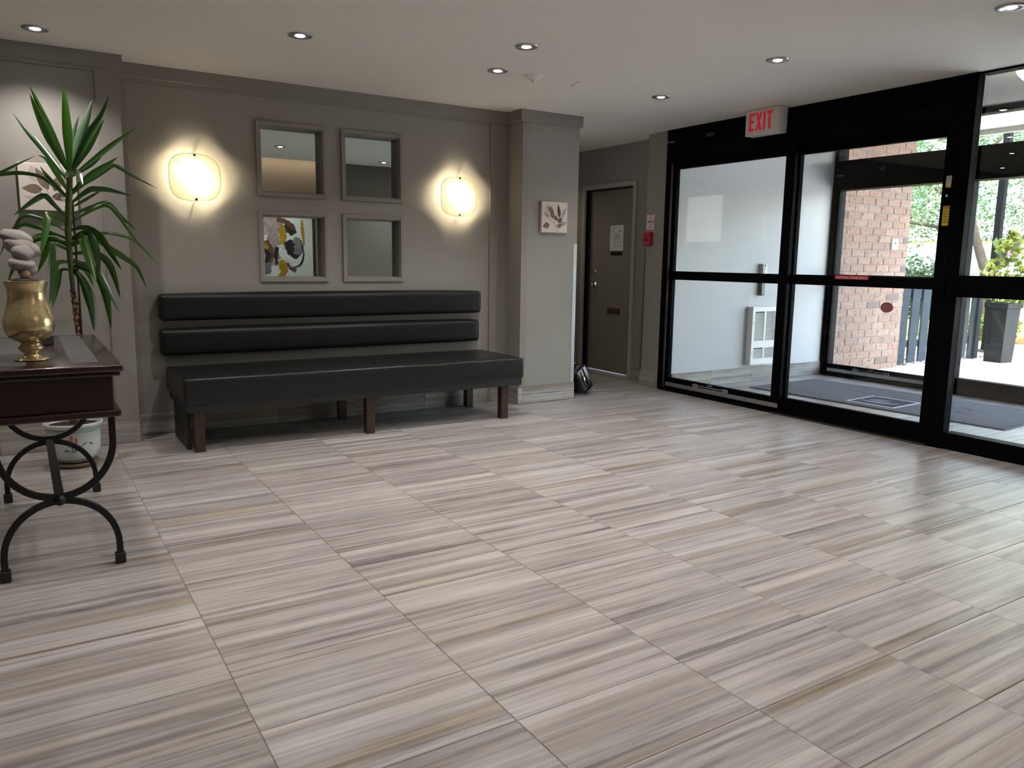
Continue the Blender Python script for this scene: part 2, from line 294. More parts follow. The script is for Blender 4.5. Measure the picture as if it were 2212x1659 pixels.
# ---- floor: slab (grout) + individual tiles
fl=struct('floor',MB().box(-2.6,7.80,-1.6,8.7,-.12,-.0025),grout)
TX,TY,GX,GY=.61,.30479,1.6727,1.3338
def tile_mesh(w,d,t,name):
    g=.0010; c=.0014; mb=MB(); x,y=w/2-g,d/2-g
    lo=[(-x,-y,-t),(x,-y,-t),(x,y,-t),(-x,y,-t)]; mi=[(-x,-y,-c),(x,-y,-c),(x,y,-c),(-x,y,-c)]; hi=[(-x+c,-y+c,0),(x-c,-y+c,0),(x-c,y-c,0),(-x+c,y-c,0)]
    fs=[(8,9,10,11)]
    for a in (0,4):
        for i in range(4): j=(i+1)%4; fs.append((a+i,a+j,a+j+4,a+i+4))
    mb.add(lo+mi+hi,fs); return mb.mesh(name)
tm=tile_mesh(TX,TY,.006,'floor_tile'); tm.materials.append(tile_m)
def visible(x,y):
    d=Vector((x,y,0))-Vector((0,0,CAM_H)); z=d.dot(fw)
    return z>.2 and abs(d.dot(rr)/z)*F_PX<1106+60 and abs(d.dot(uu)/z)*F_PX<830+60
def inside_floor(cx,cy):
    if cx>7.75: return False
    if cx>5.33: return 1.0<cy<5.75
    if cx<.62: return cy<5.75
    if cx<3.61: return cy<5.9
    if cx<4.2: return cy<5.75
    return cy<8.6
n_t=0
for i in range(-8,11):
    for j in range(-10,26):
        cx,cy=GX+TX*(i-.5),GY+TY*(j+.5)
        if not inside_floor(cx,cy): continue
        vis=any(visible(cx+a*TX/2,cy+b*TY/2) for a in(-1,0,1) for b in(-1,0,1))
        if not vis: continue
        o=bpy.data.objects.new('tile',tm); col.objects.link(o); o.parent=fl; o.location=(cx,cy,0); n_t+=1
        if cx+TX/2>7.74:
            pass
# ---- ceiling
cb=MB().box(-2.7,5.38,1.65,8.8,CZ,CZ+.12).box(5.38,5.75,5.70,8.8,CZ,CZ+.12)
ceiling=struct('ceiling',cb,ceil_m)
cb=MB().box(-2.7,5.5,-1.7,1.75,2.90,3.0).box(-2.6,5.4,1.63,1.65,CZ,2.9)
struct('ceiling',cb,ceil_m)
# ---- back wall (recess) with four square openings
OX=[(1.525,1.98),(2.153,2.60)]; OZ=[(1.086,1.535),(1.70,2.162)]
wb=MB(); xs=[.55,OX[0][0],OX[0][1],OX[1][0],OX[1][1],3.65]; zs=[0,OZ[0][0],OZ[0][1],OZ[1][0],OZ[1][1],CZ]
for a in range(5):
    for c in range(5):
        if a in(1,3) and c in(1,3): continue
        wb.box(xs[a],xs[a+1],YW,YW+.1,zs[c],zs[c+1])
wb.box(.5,3.7,YW+.1,YW+.2,0,CZ)
wall_back=struct('wall_back',wb,paint)
def crown(mb,x0,x1,y,d,z0=2.372):  # band along x, front at y-d
    mb.prism([(x0,y,CZ),(x0,y-d,CZ),(x0,y-d,z0+.012),(x0,y-d+.012,z0),(x0,y,z0)],(x1-x0,0,0))
m=MB(); crown(m,.62,3.61,YW,.022); obj('crown_band',m,paint_trim,wall_back,'structure')
obj('stile',MB().box(.62,.672,YW-.012,YW,.15,2.372),paint_trim,wall_back,'structure',.003)
obj('stile',MB().box(3.425,3.61,YW-.012,YW,.15,2.372),paint_trim,wall_back,'structure',.003)
obj('rail',MB().box(.672,3.425,YW-.012,YW,2.352,2.372),paint_trim,wall_back,'structure',.003)
# left pier and its panelled front
wl_=struct('wall_left_front',MB().box(-2.6,.62,YL,6.1,0,CZ),paint)
m=MB(); crown(m,-2.6,.642,YL,.022); m.prism([(.62,YL,CZ),(.642,YL,CZ),(.642,YL,2.384),(.63,YL,2.372),(.62,YL,2.372)],(0,.16,0)); obj('crown_band',m,paint_trim,wl_,'structure')
obj('stile',MB().box(.482,.62,YL-.012,YL,.15,2.372),paint_trim,wl_,'structure',.003)
obj('rail',MB().box(-2.6,.482,YL-.012,YL,2.352,2.372),paint_trim,wl_,'structure',.003)
# right pillar
pil=struct('pillar',MB().box(3.61,4.20,YP,8.6,0,CZ),paint)
m=MB(); crown(m,3.588,4.222,YP,.022); m.prism([(3.61,YP,CZ),(3.588,YP,CZ),(3.588,YP,2.384),(3.60,YP,2.372),(3.61,YP,2.372)],(0,.21,0)); m.prism([(4.2,YP,CZ),(4.222,YP,CZ),(4.222,YP,2.384),(4.21,YP,2.372),(4.2,YP,2.372)],(0,.6,0)); obj('crown_band',m,paint_trim,pil,'structure')
obj('stile',MB().box(3.61,3.675,YP-.010,YP,.15,2.372),paint_trim,pil,'structure',.003)
# corner guards
def guard(x0,x1,y0,y1,z0,z1,mat,par): return obj('corner_guard',MB().box(x0,x1,y0,y1,z0,z1),mat,par,'structure',.001,label='polished metal corner guard' if mat is steel else 'brass corner guard')
guard(4.165,4.2025,YP-.0025,YP,.155,1.385,alu,pil); guard(4.2,4.2025,YP,YP+.04,.155,1.385,steel,pil)
# corridor and column
struct('wall_end',MB().box(4.1,5.7,8.6,8.7,0,CZ),paint)
wc=MB(); wc.box(5.52,5.64,5.97,6.41,0,CZ).box(5.52,5.64,7.235,8.6,0,CZ).box(5.52,5.64,6.41,7.235,2.03,CZ)
struct('wall_corridor',wc,paint)
colm=struct('column',MB().box(5.30,5.64,5.70,5.97,0,CZ),paint)
guard(5.2985,5.30,5.955,5.9725,.155,1.37,brass,colm); guard(5.2975,5.34,5.97,5.9725,.155,1.37,brass,colm)
# other lobby walls (behind and beside the camera)
struct('wall_left',MB().box(-2.7,-2.6,-1.7,6.1,0,2.95),paint)
struct('wall_rear',MB().box(-2.7,5.5,-1.6,-1.5,0,2.95),tan_paint)
struct('wall_right',MB().box(5.28,5.42,-1.6,2.06,0,2.95),paint)
struct('wall_angled',MB().prism([(5.30,2.06,0),(3.72,1.10,0),(3.78,1.0,0),(5.42,2.0,0)],(0,0,2.92)),paint)
struct('trim_9',MB().obox((4.05,1.285,1.2),(.854,.519,0),(-.519,.854,0),(0,0,1),(.012,.012,1.2)),paint_trim)
# vestibule shell
struct('wall_vestibule',MB().box(5.36,XO+.06,YV,YV+.08,0,TZ),paint_vest)
struct('wall_vestibule',MB().box(5.36,XO+.06,1.0,1.1,0,TZ),paint_vest)
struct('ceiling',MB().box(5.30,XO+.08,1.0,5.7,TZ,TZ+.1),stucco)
struct('wall_header',MB().box(5.30,5.40,1.0,5.72,CZ+.0,TZ),paint_vest)

# ---- tile baseboards: pieces proud of the wall, one object each
def baseboard(name,p0,p1,n,h=.15,first=.61,t=.011):
    """p0->p1 run on floor, n = outward normal"""
    p0=Vector((*p0,0)); p1=Vector((*p1,0)); n=Vector((*n,0)); d=(p1-p0); Lr=d.length; d.normalize()
    par=struct(name,MB().obox((p0+p1)/2+n*.003+Vector((0,0,h/2-.002)),d,n,(0,0,1),(Lr/2,.003,h/2-.004)),grout)
    s=0; k=0; meshes={}
    while s<Lr-.002:
        w=min(first if k==0 else .61,Lr-s); key=round(w,3)
        if key not in meshes:
            mb=MB(); mb.box(-w/2+.001,w/2-.001,-t,0,0,h); me=mb.mesh('base_tile'); me.materials.append(tile_b); meshes[key]=me
        o=bpy.data.objects.new('tile',meshes[key]); col.objects.link(o); o.parent=par
        o.location=p0+d*(s+w/2); o.rotation_euler=(0,0,math.atan2(d.y,d.x)); s+=w; k+=1
    return par
baseboard('baseboard_back',(.62,YW),(3.61,YW),(0,-1),first=.36)
baseboard('baseboard_left',(-2.0,YL),(.62,YL),(0,-1))
baseboard('baseboard_left_return',(.62,YL),(.62,YW-.012),(1,0))
baseboard('baseboard_pillar',(3.599,YP),(4.205,YP),(0,-1),first=.05)
baseboard('baseboard_pillar_return',(3.61,YW-.012),(3.61,YP),(-1,0))
baseboard('baseboard_corridor',(5.52,6.36),(5.52,5.985),(-1,0))
baseboard('baseboard_corridor_far',(5.52,8.6),(5.52,7.29),(-1,0))
baseboard('baseboard_column_return',(5.30,5.97),(5.52,5.97),(0,1))
baseboard('baseboard_column',(5.30,5.975),(5.30,5.745),(-1,0))
baseboard('baseboard_vestibule',(5.40,YV),(XO-.02,YV),(0,-1),first=.54)

# ---- storefront, inner line
def panel(name,y0,y1,x,strip=False,st=.085,zt=2.175,deco=True,mid=(1.075,1.155)):
    """sliding door leaf in plane x: stiles, rails, two panes"""
    t=thing(name,None,None,(x,(y0+y1)/2,0),kind='structure')
    a,b=x-.022,x+.022
    for (p,q) in ((y0,y0+st),(y1-st,y1)): obj('stile',MB().box(a,b,p,q,.02,zt),black_al,t,bevel=.003)
    for nm,(p,q) in (('bottom_rail',(.02,.13)),('mid_rail',mid),('top_rail',(2.10,zt))): obj(nm,MB().box(a,b,y0+st,y1-st,p,q),black_al,t,bevel=.003)
    for (p,q) in ((.13,mid[0]),(mid[1],2.10)): obj('pane',MB().box(x-.003,x+.003,y0+st,y1-st,p,q),glass,t)
    if strip:
        obj('kick_strip',MB().box(a-.004,a,y0+.01,y1-.06,.045,.082),alu,t,bevel=.001,label='brushed metal strip with small screws')
        sm=MB()
        for k in range(6): sm.lathe([(0,-.0015),(.004,-.0015),(.004,.001)],(a-.0045,y0+.12+k*(y1-y0-.25)/5,.064),8,'x')
        obj('screw',sm,ink,t,'stuff')
    return t
d1=panel('door_1',4.245,5.665,XD,True,st=.09)
d2=panel('door_2',2.99,4.30,XD+.055,False,st=.066)
# header, jamb, posts
hd=thing('trim_1',None,None,(XD,4.3,2.2),kind='structure')
obj('header_beam',MB().box(XD-.045,XD+.12,2.94,5.70,2.325,CZ),black_al,hd,bevel=.004)
obj('header_cover',MB().box(XD-.035,XD+.11,2.94,5.70,2.168,2.32),black_al,hd,bevel=.003)
obj('sensor',MB().box(XD-.060,XD-.045,5.10,5.19,2.345,2.375),ink,hd,bevel=.004,seg=3)
jb=struct('trim_2',MB().box(XD-.04,XD+.12,5.662,5.705,0,CZ),black_al,bevel=.003)
obj('jamb_strip',MB().box(XD-.050,XD-.04,5.605,5.625,.03,2.16),grey_metal,jb)
ps=thing('trim_3',None,None,(XD,2.94,0),kind='structure')
obj('mullion',MB().box(XD-.05,XD+.032,2.955,3.02,0,CZ),black_al,ps,bevel=.003)
obj('mullion',MB().box(XD-.05,XD+.03,2.85,2.948,0,CZ),black_al,ps,bevel=.003)
obj('base_plate',MB().box(XD-.055,XD+.04,2.845,2.945,0,.03),black_al,ps,bevel=.003)
obj('bracket',MB().box(XD-.062,XD-.05,2.93,2.955,1.02,1.19),black_al,ps,bevel=.003)
th_=struct('trim_4',MB().box(XD-.06,XD+.10,2.95,5.66,0,.018),black_al,bevel=.004)
obj('track_lip',MB().box(XD-.075,XD-.06,2.95,4.30,0,.012),grey_metal,th_,bevel=.003)
# sidelight
w1=thing('window_1',None,None,(XD,2.4,0),kind='structure')
obj('bottom_rail',MB().box(XD-.04,XD+.06,2.0,2.85,0,.115),black_al,w1,bevel=.003)
obj('mid_rail',MB().box(XD-.045,XD+.06,2.0,2.85,1.035,1.178),black_al,w1,bevel=.003)
obj('head',MB().box(XD-.03,XD+.06,2.0,2.85,2.452,CZ),black_al,w1,bevel=.002)
obj('jamb',MB().box(XD-.04,XD+.06,2.0,2.07,0,CZ),black_al,w1,bevel=.003)
obj('pane',MB().box(XD+.01,XD+.016,2.07,2.85,.115,1.035),glass,w1); obj('pane',MB().box(XD+.01,XD+.016,2.07,2.85,1.178,2.452),glass,w1)

# ---- storefront, outer line
d3=panel('door_3',4.34,5.60,XO,True,st=.055,zt=2.06,mid=(1.06,1.13))
for o in list(d3.children):
    pass
hd2=thing('trim_5',None,None,(XO,4.0,2.2),kind='structure')
obj('header_beam',MB().box(XO-.05,XO+.14,1.1,5.60,2.045,2.355),black_al,hd2,bevel=.004)
obj('sensor',MB().lathe([(.001,-.012),(.018,-.010),(.026,0),(.026,.01)],(XO-.052,5.04,2.235),14,'x'),ink,hd2)
obj('sensor_eye',MB().box(XO-.066,XO-.05,5.03,5.075,2.225,2.238),grey_metal,hd2,bevel=.002)
obj('head',MB().box(XO-.04,XO+.10,1.1,5.60,2.645,TZ),black_al,hd2,bevel=.003)
struct('trim_6',MB().box(XO-.05,XO+.13,5.575,5.62,0,TZ),black_al,bevel=.003)
struct('trim_7',MB().box(XO-.05,XO+.13,4.14,4.36,0,2.05),black_al,bevel=.003)
struct('trim_8',MB().box(XO-.05,XO+.13,4.20,4.30,2.35,2.65),black_al,bevel=.003)
struct('trim_10',MB().box(XO-.07,XO+.10,1.1,5.58,0,.03),black_al,bevel=.004)
w2=thing('window_2',None,None,(XO,3.0,0),kind='structure')
obj('bottom_rail',MB().box(XO-.04,XO+.06,1.1,4.14,0,.155),black_al,w2,bevel=.003)
for yy in (2.55,): obj('stile',MB().box(XO-.04,XO+.06,yy,yy+.09,.155,2.045),black_al,w2,bevel=.003)
obj('pane',MB().box(XO+.01,XO+.016,2.64,4.14,.155,2.045),glass,w2); obj('pane',MB().box(XO+.01,XO+.016,1.1,2.55,.155,2.045),glass,w2)
w3=thing('window_3',None,None,(XO,3.5,2.5),kind='structure')
obj('pane',MB().box(XO+.01,XO+.016,4.30,5.575,2.355,2.645),glass,w3); obj('pane',MB().box(XO+.01,XO+.016,1.1,4.20,2.355,2.645),glass,w3)

# ---- steel door in the corridor
d5=thing('door_5',None,None,(5.52,6.82,0),kind='structure')
df=MB().box(5.495,5.60,6.36,6.41,0,2.075).box(5.495,5.60,7.235,7.285,0,2.075).box(5.495,5.60,6.41,7.235,2.027,2.075)
obj('door_frame',df,door_trim,d5,bevel=.003)
obj('door_stop',MB().box(5.555,5.585,6.41,6.425,0,2.027).box(5.555,5.585,7.22,7.235,0,2.027).box(5.555,5.585,6.425,7.22,2.01,2.027),grey_metal,d5)
obj('door_leaf',MB().box(5.585,5.625,6.425,7.22,.012,2.012),door_paint,d5,bevel=.002)
obj('kick_edge',MB().box(5.581,5.585,6.43,7.21,.008,.022),alu,d5)
def knob(nm,z,r,k):
    mb=MB().lathe([(.001,-.064),(r*.7,-.062),(r,-.045),(r*.9,-.03),(r*.45,-.022),(r*.45,-.008),(r*1.15,-.006),(r*1.2,0)],(5.585,7.12,z),16,'x'); obj(nm,mb,chrome,d5)
knob('door_knob',.975,.027,1); 
obj('deadbolt',MB().lathe([(.001,-.02),(.016,-.02),(.020,-.012),(.026,-.008),(.028,0)],(5.585,7.12,1.12),16,'x'),chrome,d5)
ms=obj('mail_slot',MB().box(5.578,5.585,6.66,6.88,.66,.725),brass,d5,bevel=.003); obj('slot_flap',MB().box(5.574,5.578,6.675,6.865,.675,.712),brass,ms,bevel=.002)




def resample(P,n):
    d=[0]
    for i in range(1,len(P)): d.append(d[-1]+(P[i]-P[i-1]).length)
    out=[]
    for k in range(n+1):
        s=d[-1]*k/n; i=0
        while i<len(P)-2 and d[i+1]<s: i+=1
        t=(s-d[i])/max(1e-6,d[i+1]-d[i]); p0=P[max(i-1,0)];p1=P[i];p2=P[i+1];p3=P[min(i+2,len(P)-1)]
        out.append(.5*((2*p1)+(p2-p0)*t+(2*p0-5*p1+4*p2-p3)*t*t+(3*p1-p0-3*p2+p3)*t*t*t))
    return out
# ================================================================== LIGHT FITTINGS
def lamp(kind,name,loc,e,c,**k):
    d=bpy.data.lights.new(name,kind); d.energy=e; d.color=c
    for a,b in k.items(): setattr(d,a,b)
    o=bpy.data.objects.new(name,d); col.objects.link(o); o.location=loc; return o
lens_m=emis('downlight_lens',(.95,.97,1),16)
trim_m=plain('downlight_trim',(.42,.41,.42),.32,.85)
def make_downlight(x,y,label,e=DOWN_W,c=(1,.955,.92),CZ=2.465):
    t=thing('downlight',label,'light',(x,y,CZ),'recessed ceiling downlights')
    obj('trim_ring',MB().lathe([(.026,-.001),(.030,-.006),(.060,-.008),(.066,-.006),(.068,0)],(x,y,CZ),28),trim_m,t)
    obj('lens',MB().lathe([(0.0005,-.009),(.018,-.0085),(.026,-.005),(.030,-.002)],(x,y,CZ),20),lens_m,t)
    l=lamp('SPOT','downlight_lamp',(0,0,-.016),e,c,spot_size=R(128),spot_blend=.75,shadow_soft_size=.028); l.parent=t
    return t
DL=[(.176,5.27,'downlight in the ceiling above the potted palm by the wall picture'),
(1.433,4.556,'downlight above the bench and the wall lamp left of the mirrors'),
(2.596,4.018,'downlight nearest the camera side of the pair above the mirrors'),
(2.76,4.614,'downlight beside the smoke detector on the ceiling'),
(4.013,3.388,'downlight on the ceiling in front of the lit exit sign'),
(4.187,4.605,'downlight before the pillar and the corridor mouth'),
(4.112,2.102,'downlight at the upper edge of the picture over the sidelight'),
]
for x,y,lb in DL: make_downlight(x,y,lb)
for x,y,lb in ((2.60,2.73,'downlight above the picture frame, seen only in the upper mirror beside the left lamp'),(1.25,3.1,'downlight over the middle of the floor, out of the picture'),(.12,3.26,'downlight right over the front of the console table, out of the picture'),(-1.2,4.3,'downlight left of the palm, out of the picture'),(.75,1.75,'added unseen downlight on the near lobby ceiling, brightening the front floor'),(2.3,1.85,'added unseen downlight by the ceiling step, brightening the front floor'),(4.85,7.6,'downlight in the corridor behind the pillar')): make_downlight(x,y,lb,DOWN_W*(.30 if y>7 else 1),(1,.86,.66) if y>7 else (1,.955,.92))  # the two nearest the camera are added unseen to brighten the front floor
for x,y,lb in ((-.6,-.5,'added unseen downlight in the raised ceiling, brightening the room behind the camera'),(3.5,-.55,'added unseen downlight in the raised ceiling, brightening the mirrored painting')): make_downlight(x,y,lb,DOWN_W*(2.4 if x>2 else 1.1),(1,.955,.92),2.9)  # unseen lamps added to brighten the rear room, its reflections and the painting
# smoke detector and hatch on the ceiling
sd_=thing('smoke_detector','round white smoke detector on the ceiling between two downlights','detector',(3.035,4.60,CZ))
obj('base',MB().lathe([(0.0005,-.012),(.055,-.012),(.062,-.008),(.064,0)],(3.035,4.60,CZ),28),ceil_m,sd_)
obj('dome',MB().lathe([(0.0005,-.045),(.012,-.044),(.014,-.034),(.030,-.028),(.050,-.012)],(3.035,4.60,CZ),28),ceil_m,sd_)
setp(obj('ceiling_plate',MB().obox((3.42,4.64,CZ-.003),(.35,1,0),(1,-.35,0),(0,0,1),(.075,.016,.003)),ceil_m,bevel=.002),'small painted blank plate on the ceiling right of the detector','plate')

# sconces
def shade_mat():
    m,nt,n,l,b=new('frosted_shade'); out=n['Material Output']
    b.inputs['Base Color'].default_value=(.45,.42,.32,1); b.inputs['Roughness'].default_value=.12
    tl=n.new('ShaderNodeBsdfTranslucent'); tl.inputs[0].default_value=(.95,.92,.70,1)
    tp=n.new('ShaderNodeBsdfTransparent'); tp.inputs[0].default_value=(1,.99,.9,1)
    mx=n.new('ShaderNodeMixShader'); mx.inputs[0].default_value=SHADE_T; l.new(b.outputs[0],mx.inputs[1]); l.new(tl.outputs[0],mx.inputs[2])
    m2=n.new('ShaderNodeMixShader'); m2.inputs[0].default_value=.04; l.new(mx.outputs[0],m2.inputs[1]); l.new(tp.outputs[0],m2.inputs[2]); l.new(m2.outputs[0],out.inputs['Surface']); return m
shade=shade_mat(); rimm=plain('shade_rim',(.85,.86,.62),.15)
bulb_m=emis('bulb',(1,.9,.66),40)
def squircle(t,rx,rz,p=3.0):
    c,s=math.cos(t),math.sin(t)
    q=(abs(c)**p+abs(s)**p)**(-1/p); return rx*c*q,rz*s*q
def make_sconce(x,z,label):
    y=YW; t=thing('wall_sconce',label,'wall lamp',(x,y,z),'frosted glass wall lamps')
    obj('backplate',MB().lathe([(0.0005,-.022),(.05,-.022),(.055,-.016),(.055,0)],(x,y,z),24,'y'),white_p,t)
    rx,rz=.166,.156; N=64; K=10; mb=MB(); vs=[];fs=[]
    def yy(a,b): return y-.105+.06*((a/.166)**2+(b/.156)**2)
    for k in range(K+1):
        for i in range(N):
            a,b=squircle(2*PI*i/N,rx*k/K,rz*k/K) if k else (0,0)
            vs.append((x+a,yy(a,b),z+b))
    for k in range(K):
        for i in range(N): j=(i+1)%N; fs.append((k*N+i,k*N+j,(k+1)*N+j,(k+1)*N+i))
    mb.add(vs,fs,True); obj('shade',mb,shade,t)
    pts=[vs[K*N+i] for i in range(N)]+[vs[K*N]]
    obj('shade_rim',MB().tube(pts,.0026,6,False),rimm,t,label='bright clear glass edge')
    for s in(-1,1):
        zz=z+s*.146; yc=yy(0,.146); obj('clip',MB().lathe([(0.0005,-.008),(.008,-.008),(.009,-.003),(.006,.0),(.004,-yc+y)],(x,yc,zz),12,'y'),ink,t,label='small dark fixing clip')
    q=.035
    obj('bulb',MB().tube([(x-q,y-.078,z+q),(x+q,y-.078,z-q)],.008,10),bulb_m,t)
    for s in(-1,0,1):
        l=lamp('POINT','sconce_lamp',(s*q,-.078,-s*q),SCONCE_W/3,(1,.86,.58),shadow_soft_size=.012); l.parent=t
    return t
make_sconce(1.07,1.765,'glowing square frosted glass wall lamp left of the four mirrors')
make_sconce(3.112,1.745,'glowing square frosted glass wall lamp right of the four mirrors')

# ================================================================== MIRRORS, PICTURES
def make_mirror(x0,x1,z0,z1,label):
    cx,cz=(x0+x1)/2,(z0+z1)/2; t=thing('square_mirror',label,'mirror',(cx,YW,cz),'four square mirrors over the bench')
    ox0,ox1,oz0,oz1=x0-.03,x1+.027,z0-.03,z1+.03
    for (a,b,c,d) in ((ox0,x0,oz0,oz1),(x1,ox1,oz0,oz1),(x0,x1,oz0,z0),(x0,x1,z1,oz1)): obj('frame_bar',MB().box(a,b,YW-.02,YW,c,d),paint_trim,t,bevel=.003)
    w=.006
    rv=MB().box(x0,x0+w,YW-.004,YW+.085,z0,z1).box(x1-w,x1,YW-.004,YW+.085,z0,z1).box(x0+w,x1-w,YW-.004,YW+.085,z0,z0+w).box(x0+w,x1-w,YW-.004,YW+.085,z1-w,z1)
    obj('reveal',rv,paint_trim,t)
    obj('glass',MB().box(x0+w,x1-w,YW+.070,YW+.076,z0+w,z1-w),mirror_m,t)
make_mirror(*OX[0],*OZ[1],'square mirror reflecting a downlight and a tan wall, upper row beside the left lamp')
make_mirror(*OX[1],*OZ[1],'square mirror reflecting a downlight above dark grey wall, nearest the right lamp')
make_mirror(*OX[0],*OZ[0],'square mirror reflecting a yellow and black abstract painting')
make_mirror(*OX[1],*OZ[0],'square mirror reflecting only a pale wall, below the downlight reflection')

cream=plain('cream_canvas',(.62,.55,.48),.75,var=.05,vscale=9); petal_m=[plain('petal_brown',(.17,.115,.09),.7,var=.25,vscale=40),plain('petal_mauve',(.33,.27,.26),.7,var=.2,vscale=40),plain('petal_dark',(.085,.06,.06),.7),plain('petal_pale',(.46,.41,.39),.7)]
def botanical(name,x0,x1,z0,z1,y,dp,label,leaves,side):
    t=thing(name,label,'picture',((x0+x1)/2,y,(z0+z1)/2))
    obj('canvas',MB().box(x0,x1,y-dp,y-.001,z0,z1),cream,t,bevel=.003)
    obj('canvas_edge',MB().box(x0-.0008,x0+.006,y-dp+.003,y-.002,z0+.002,z1-.002),side,t)
    W,H=x1-x0,z1-z0; yf=y-dp
    P=lambda u,v:(x0+u*W,z0+v*H)
    k=0
    for (u,v,ang,ln,wd,mi) in leaves:
        cx,cz=P(u,v); a=R(ang); n=10; poly=[]
        up=[];lo=[]
        for i in range(n+1):
            s=i/n; w=wd*H*.5*math.sin(PI*s**.8)
            px_,pz_=cx+math.cos(a)*ln*H*s,cz+math.sin(a)*ln*H*s
            up.append((px_-math.sin(a)*w,yf-.0003-k*.00008,pz_+math.cos(a)*w)); lo.append((px_+math.sin(a)*w,yf-.0003-k*.00008,pz_-math.cos(a)*w))
        poly=up+lo[::-1][1:-1]; k+=1
        obj('painted_leaf',MB().add(poly,[tuple(range(len(poly)))]),petal_m[mi],t)
    sm=MB()
    for a,b,c in (((.62,.02),(.52,.25),(.45,.55)),((.55,.2),(.68,.38),(.74,.62)),((.5,.3),(.3,.42),(.2,.5))):
        q=[(P(*a)[0],yf,P(*a)[1]),(P(*b)[0],yf,P(*b)[1]),(P(*c)[0],yf,P(*c)[1])]; sm.tube(q,.0018,5)
    obj('painted_stem',sm,petal_m[1],t)
LV=[(.22,.62,95,.34,.16,3),(.42,.45,100,.42,.17,0),(.40,.62,128,.30,.13,0),(.30,.50,150,.30,.12,1),(.55,.42,80,.20,.12,1),(.70,.48,100,.46,.13,2),(.78,.5,65,.36,.12,1),(.62,.40,140,.28,.13,0),(.30,.26,195,.28,.20,0),(.62,.34,40,.24,.15,2),(.72,.30,5,.26,.15,1),(.60,.18,30,.24,.14,0)]
botanical('botanical_picture',3.80,4.068,1.475,1.735,YP,.032,'small square canvas of brown leaves on the pillar',LV,cream)
LV2=[(.28,.60,98,.36,.2,3),(.50,.45,115,.50,.20,0),(.6,.42,70,.40,.18,0),(.40,.45,178,.38,.20,0),(.78,.5,75,.34,.16,1),(.55,.30,5,.42,.18,2),(.34,.2,160,.3,.1,3),(.7,.3,-30,.2,.1,1)]
botanical('botanical_picture',.04,.345,1.495,1.775,YL,.035,'square canvas of brown petals on the left wall behind the palm',LV2,grey_ink)

# abstract painting on the rear wall, seen in the mirror
ab=thing('abstract_painting','abstract painting in yellow, black and white, seen reflected in the lower mirror','painting',(3.72,-1.5,1.32))
cvs=obj('canvas',MB().box(3.12,4.30,-1.49,-1.47,.70,1.93),plain('canvas_white',(.82,.85,.84),.6,var=.05,vscale=5),ab)
AP={k:plain('oil_'+k,c,.5,var=.3,vscale=14) for k,c in (('mauve',(.40,.31,.30)),('umber',(.15,.075,.05)),('ochre',(.46,.29,.02)),('black',(.03,.026,.03)),('grey',(.22,.22,.23)),('white',(.85,.87,.86)))}
def stroke(k,pts,ws,n=18,lay=0):
    P=resample([Vector((a,-1.4695+.0006*lay,b)) for a,b in pts],n); vs=[]; rg_=random.Random(lay*7+len(pts))
    for i,q in enumerate(P):
        t=(P[min(i+1,n)]-P[max(i-1,0)]).normalized(); s=Vector((-t.z,0,t.x)); f=i/n*(len(ws)-1); j_=min(int(f),len(ws)-2); w=ws[j_]+(ws[j_+1]-ws[j_])*(f-j_)
        vs+=[q+s*w*rg_.uniform(.75,1.2),q-s*w*rg_.uniform(.75,1.2)]
    obj('paint_stroke',MB().add(vs,[(2*i,2*i+1,2*i+3,2*i+2) for i in range(n)]),AP[k],cvs)
STROKES=[('mauve',[(3.42,1.8),(3.6,1.75),(3.8,1.80)],[.16,.20,.12]),('mauve',[(3.62,1.6),(3.66,1.35),(3.62,1.1)],[.10,.12,.07]),('umber',[(3.5,1.5),(3.58,1.3),(3.56,1.12)],[.05,.07,.03]),('grey',[(3.48,1.18),(3.5,1.05),(3.52,.95)],[.09,.10,.06]),('ochre',[(3.78,1.75),(3.80,1.55),(3.78,1.42)],[.05,.065,.03]),('ochre',[(3.46,1.46),(3.50,1.40),(3.53,1.36)],[.03,.06,.03]),('black',[(3.84,1.78),(3.92,1.72),(3.98,1.62)],[.05,.09,.05]),('umber',[(3.70,1.85),(3.84,1.82),(4.0,1.70)],[.03,.05,.02]),('black',[(3.86,1.5),(3.95,1.36),(4.06,1.26)],[.06,.12,.07]),('grey',[(3.98,1.55),(4.06,1.45),(4.02,1.28)],[.05,.08,.05]),('white',[(3.74,1.44),(3.80,1.28),(3.95,1.14),(4.08,1.12)],[.06,.07,.05,.04]),('black',[(3.70,1.40),(3.67,1.28),(3.68,1.12)],[.03,.035,.015]),('black',[(4.10,1.45),(4.14,1.3),(4.08,1.12),(3.96,1.07)],[.008,.014,.014,.006]),('ochre',[(4.12,1.86),(4.13,1.65),(4.15,1.45)],[.016,.03,.012]),('ochre',[(3.74,1.18),(3.80,1.05),(3.76,.95),(3.70,.93)],[.04,.075,.05,.02]),('black',[(3.47,1.36),(3.54,1.28),(3.50,1.15)],[.03,.045,.02]),('umber',[(3.86,1.14),(3.9,1.06),(4.0,1.02)],[.02,.015,.03])]
for q,(k,pts,ws) in enumerate(STROKES): stroke(k,pts,ws,18,q)
for a in ((3.09,3.12,.67,1.96),(4.30,4.33,.67,1.96),(3.12,4.30,.67,.70),(3.12,4.30,1.93,1.96)): obj('frame_bar',MB().box(a[0],a[1],-1.5,-1.46,a[2],a[3]),brass,ab,bevel=.003)
cv=thing('cove_lamp','warm strip lamp hidden in the raised ceiling behind the camera','light',(3.6,-1.3,2.86))
obj('strip',MB().box(2.4,4.9,-1.36,-1.32,2.865,2.895),emis('cove_strip',(1,.72,.5),3),cv)
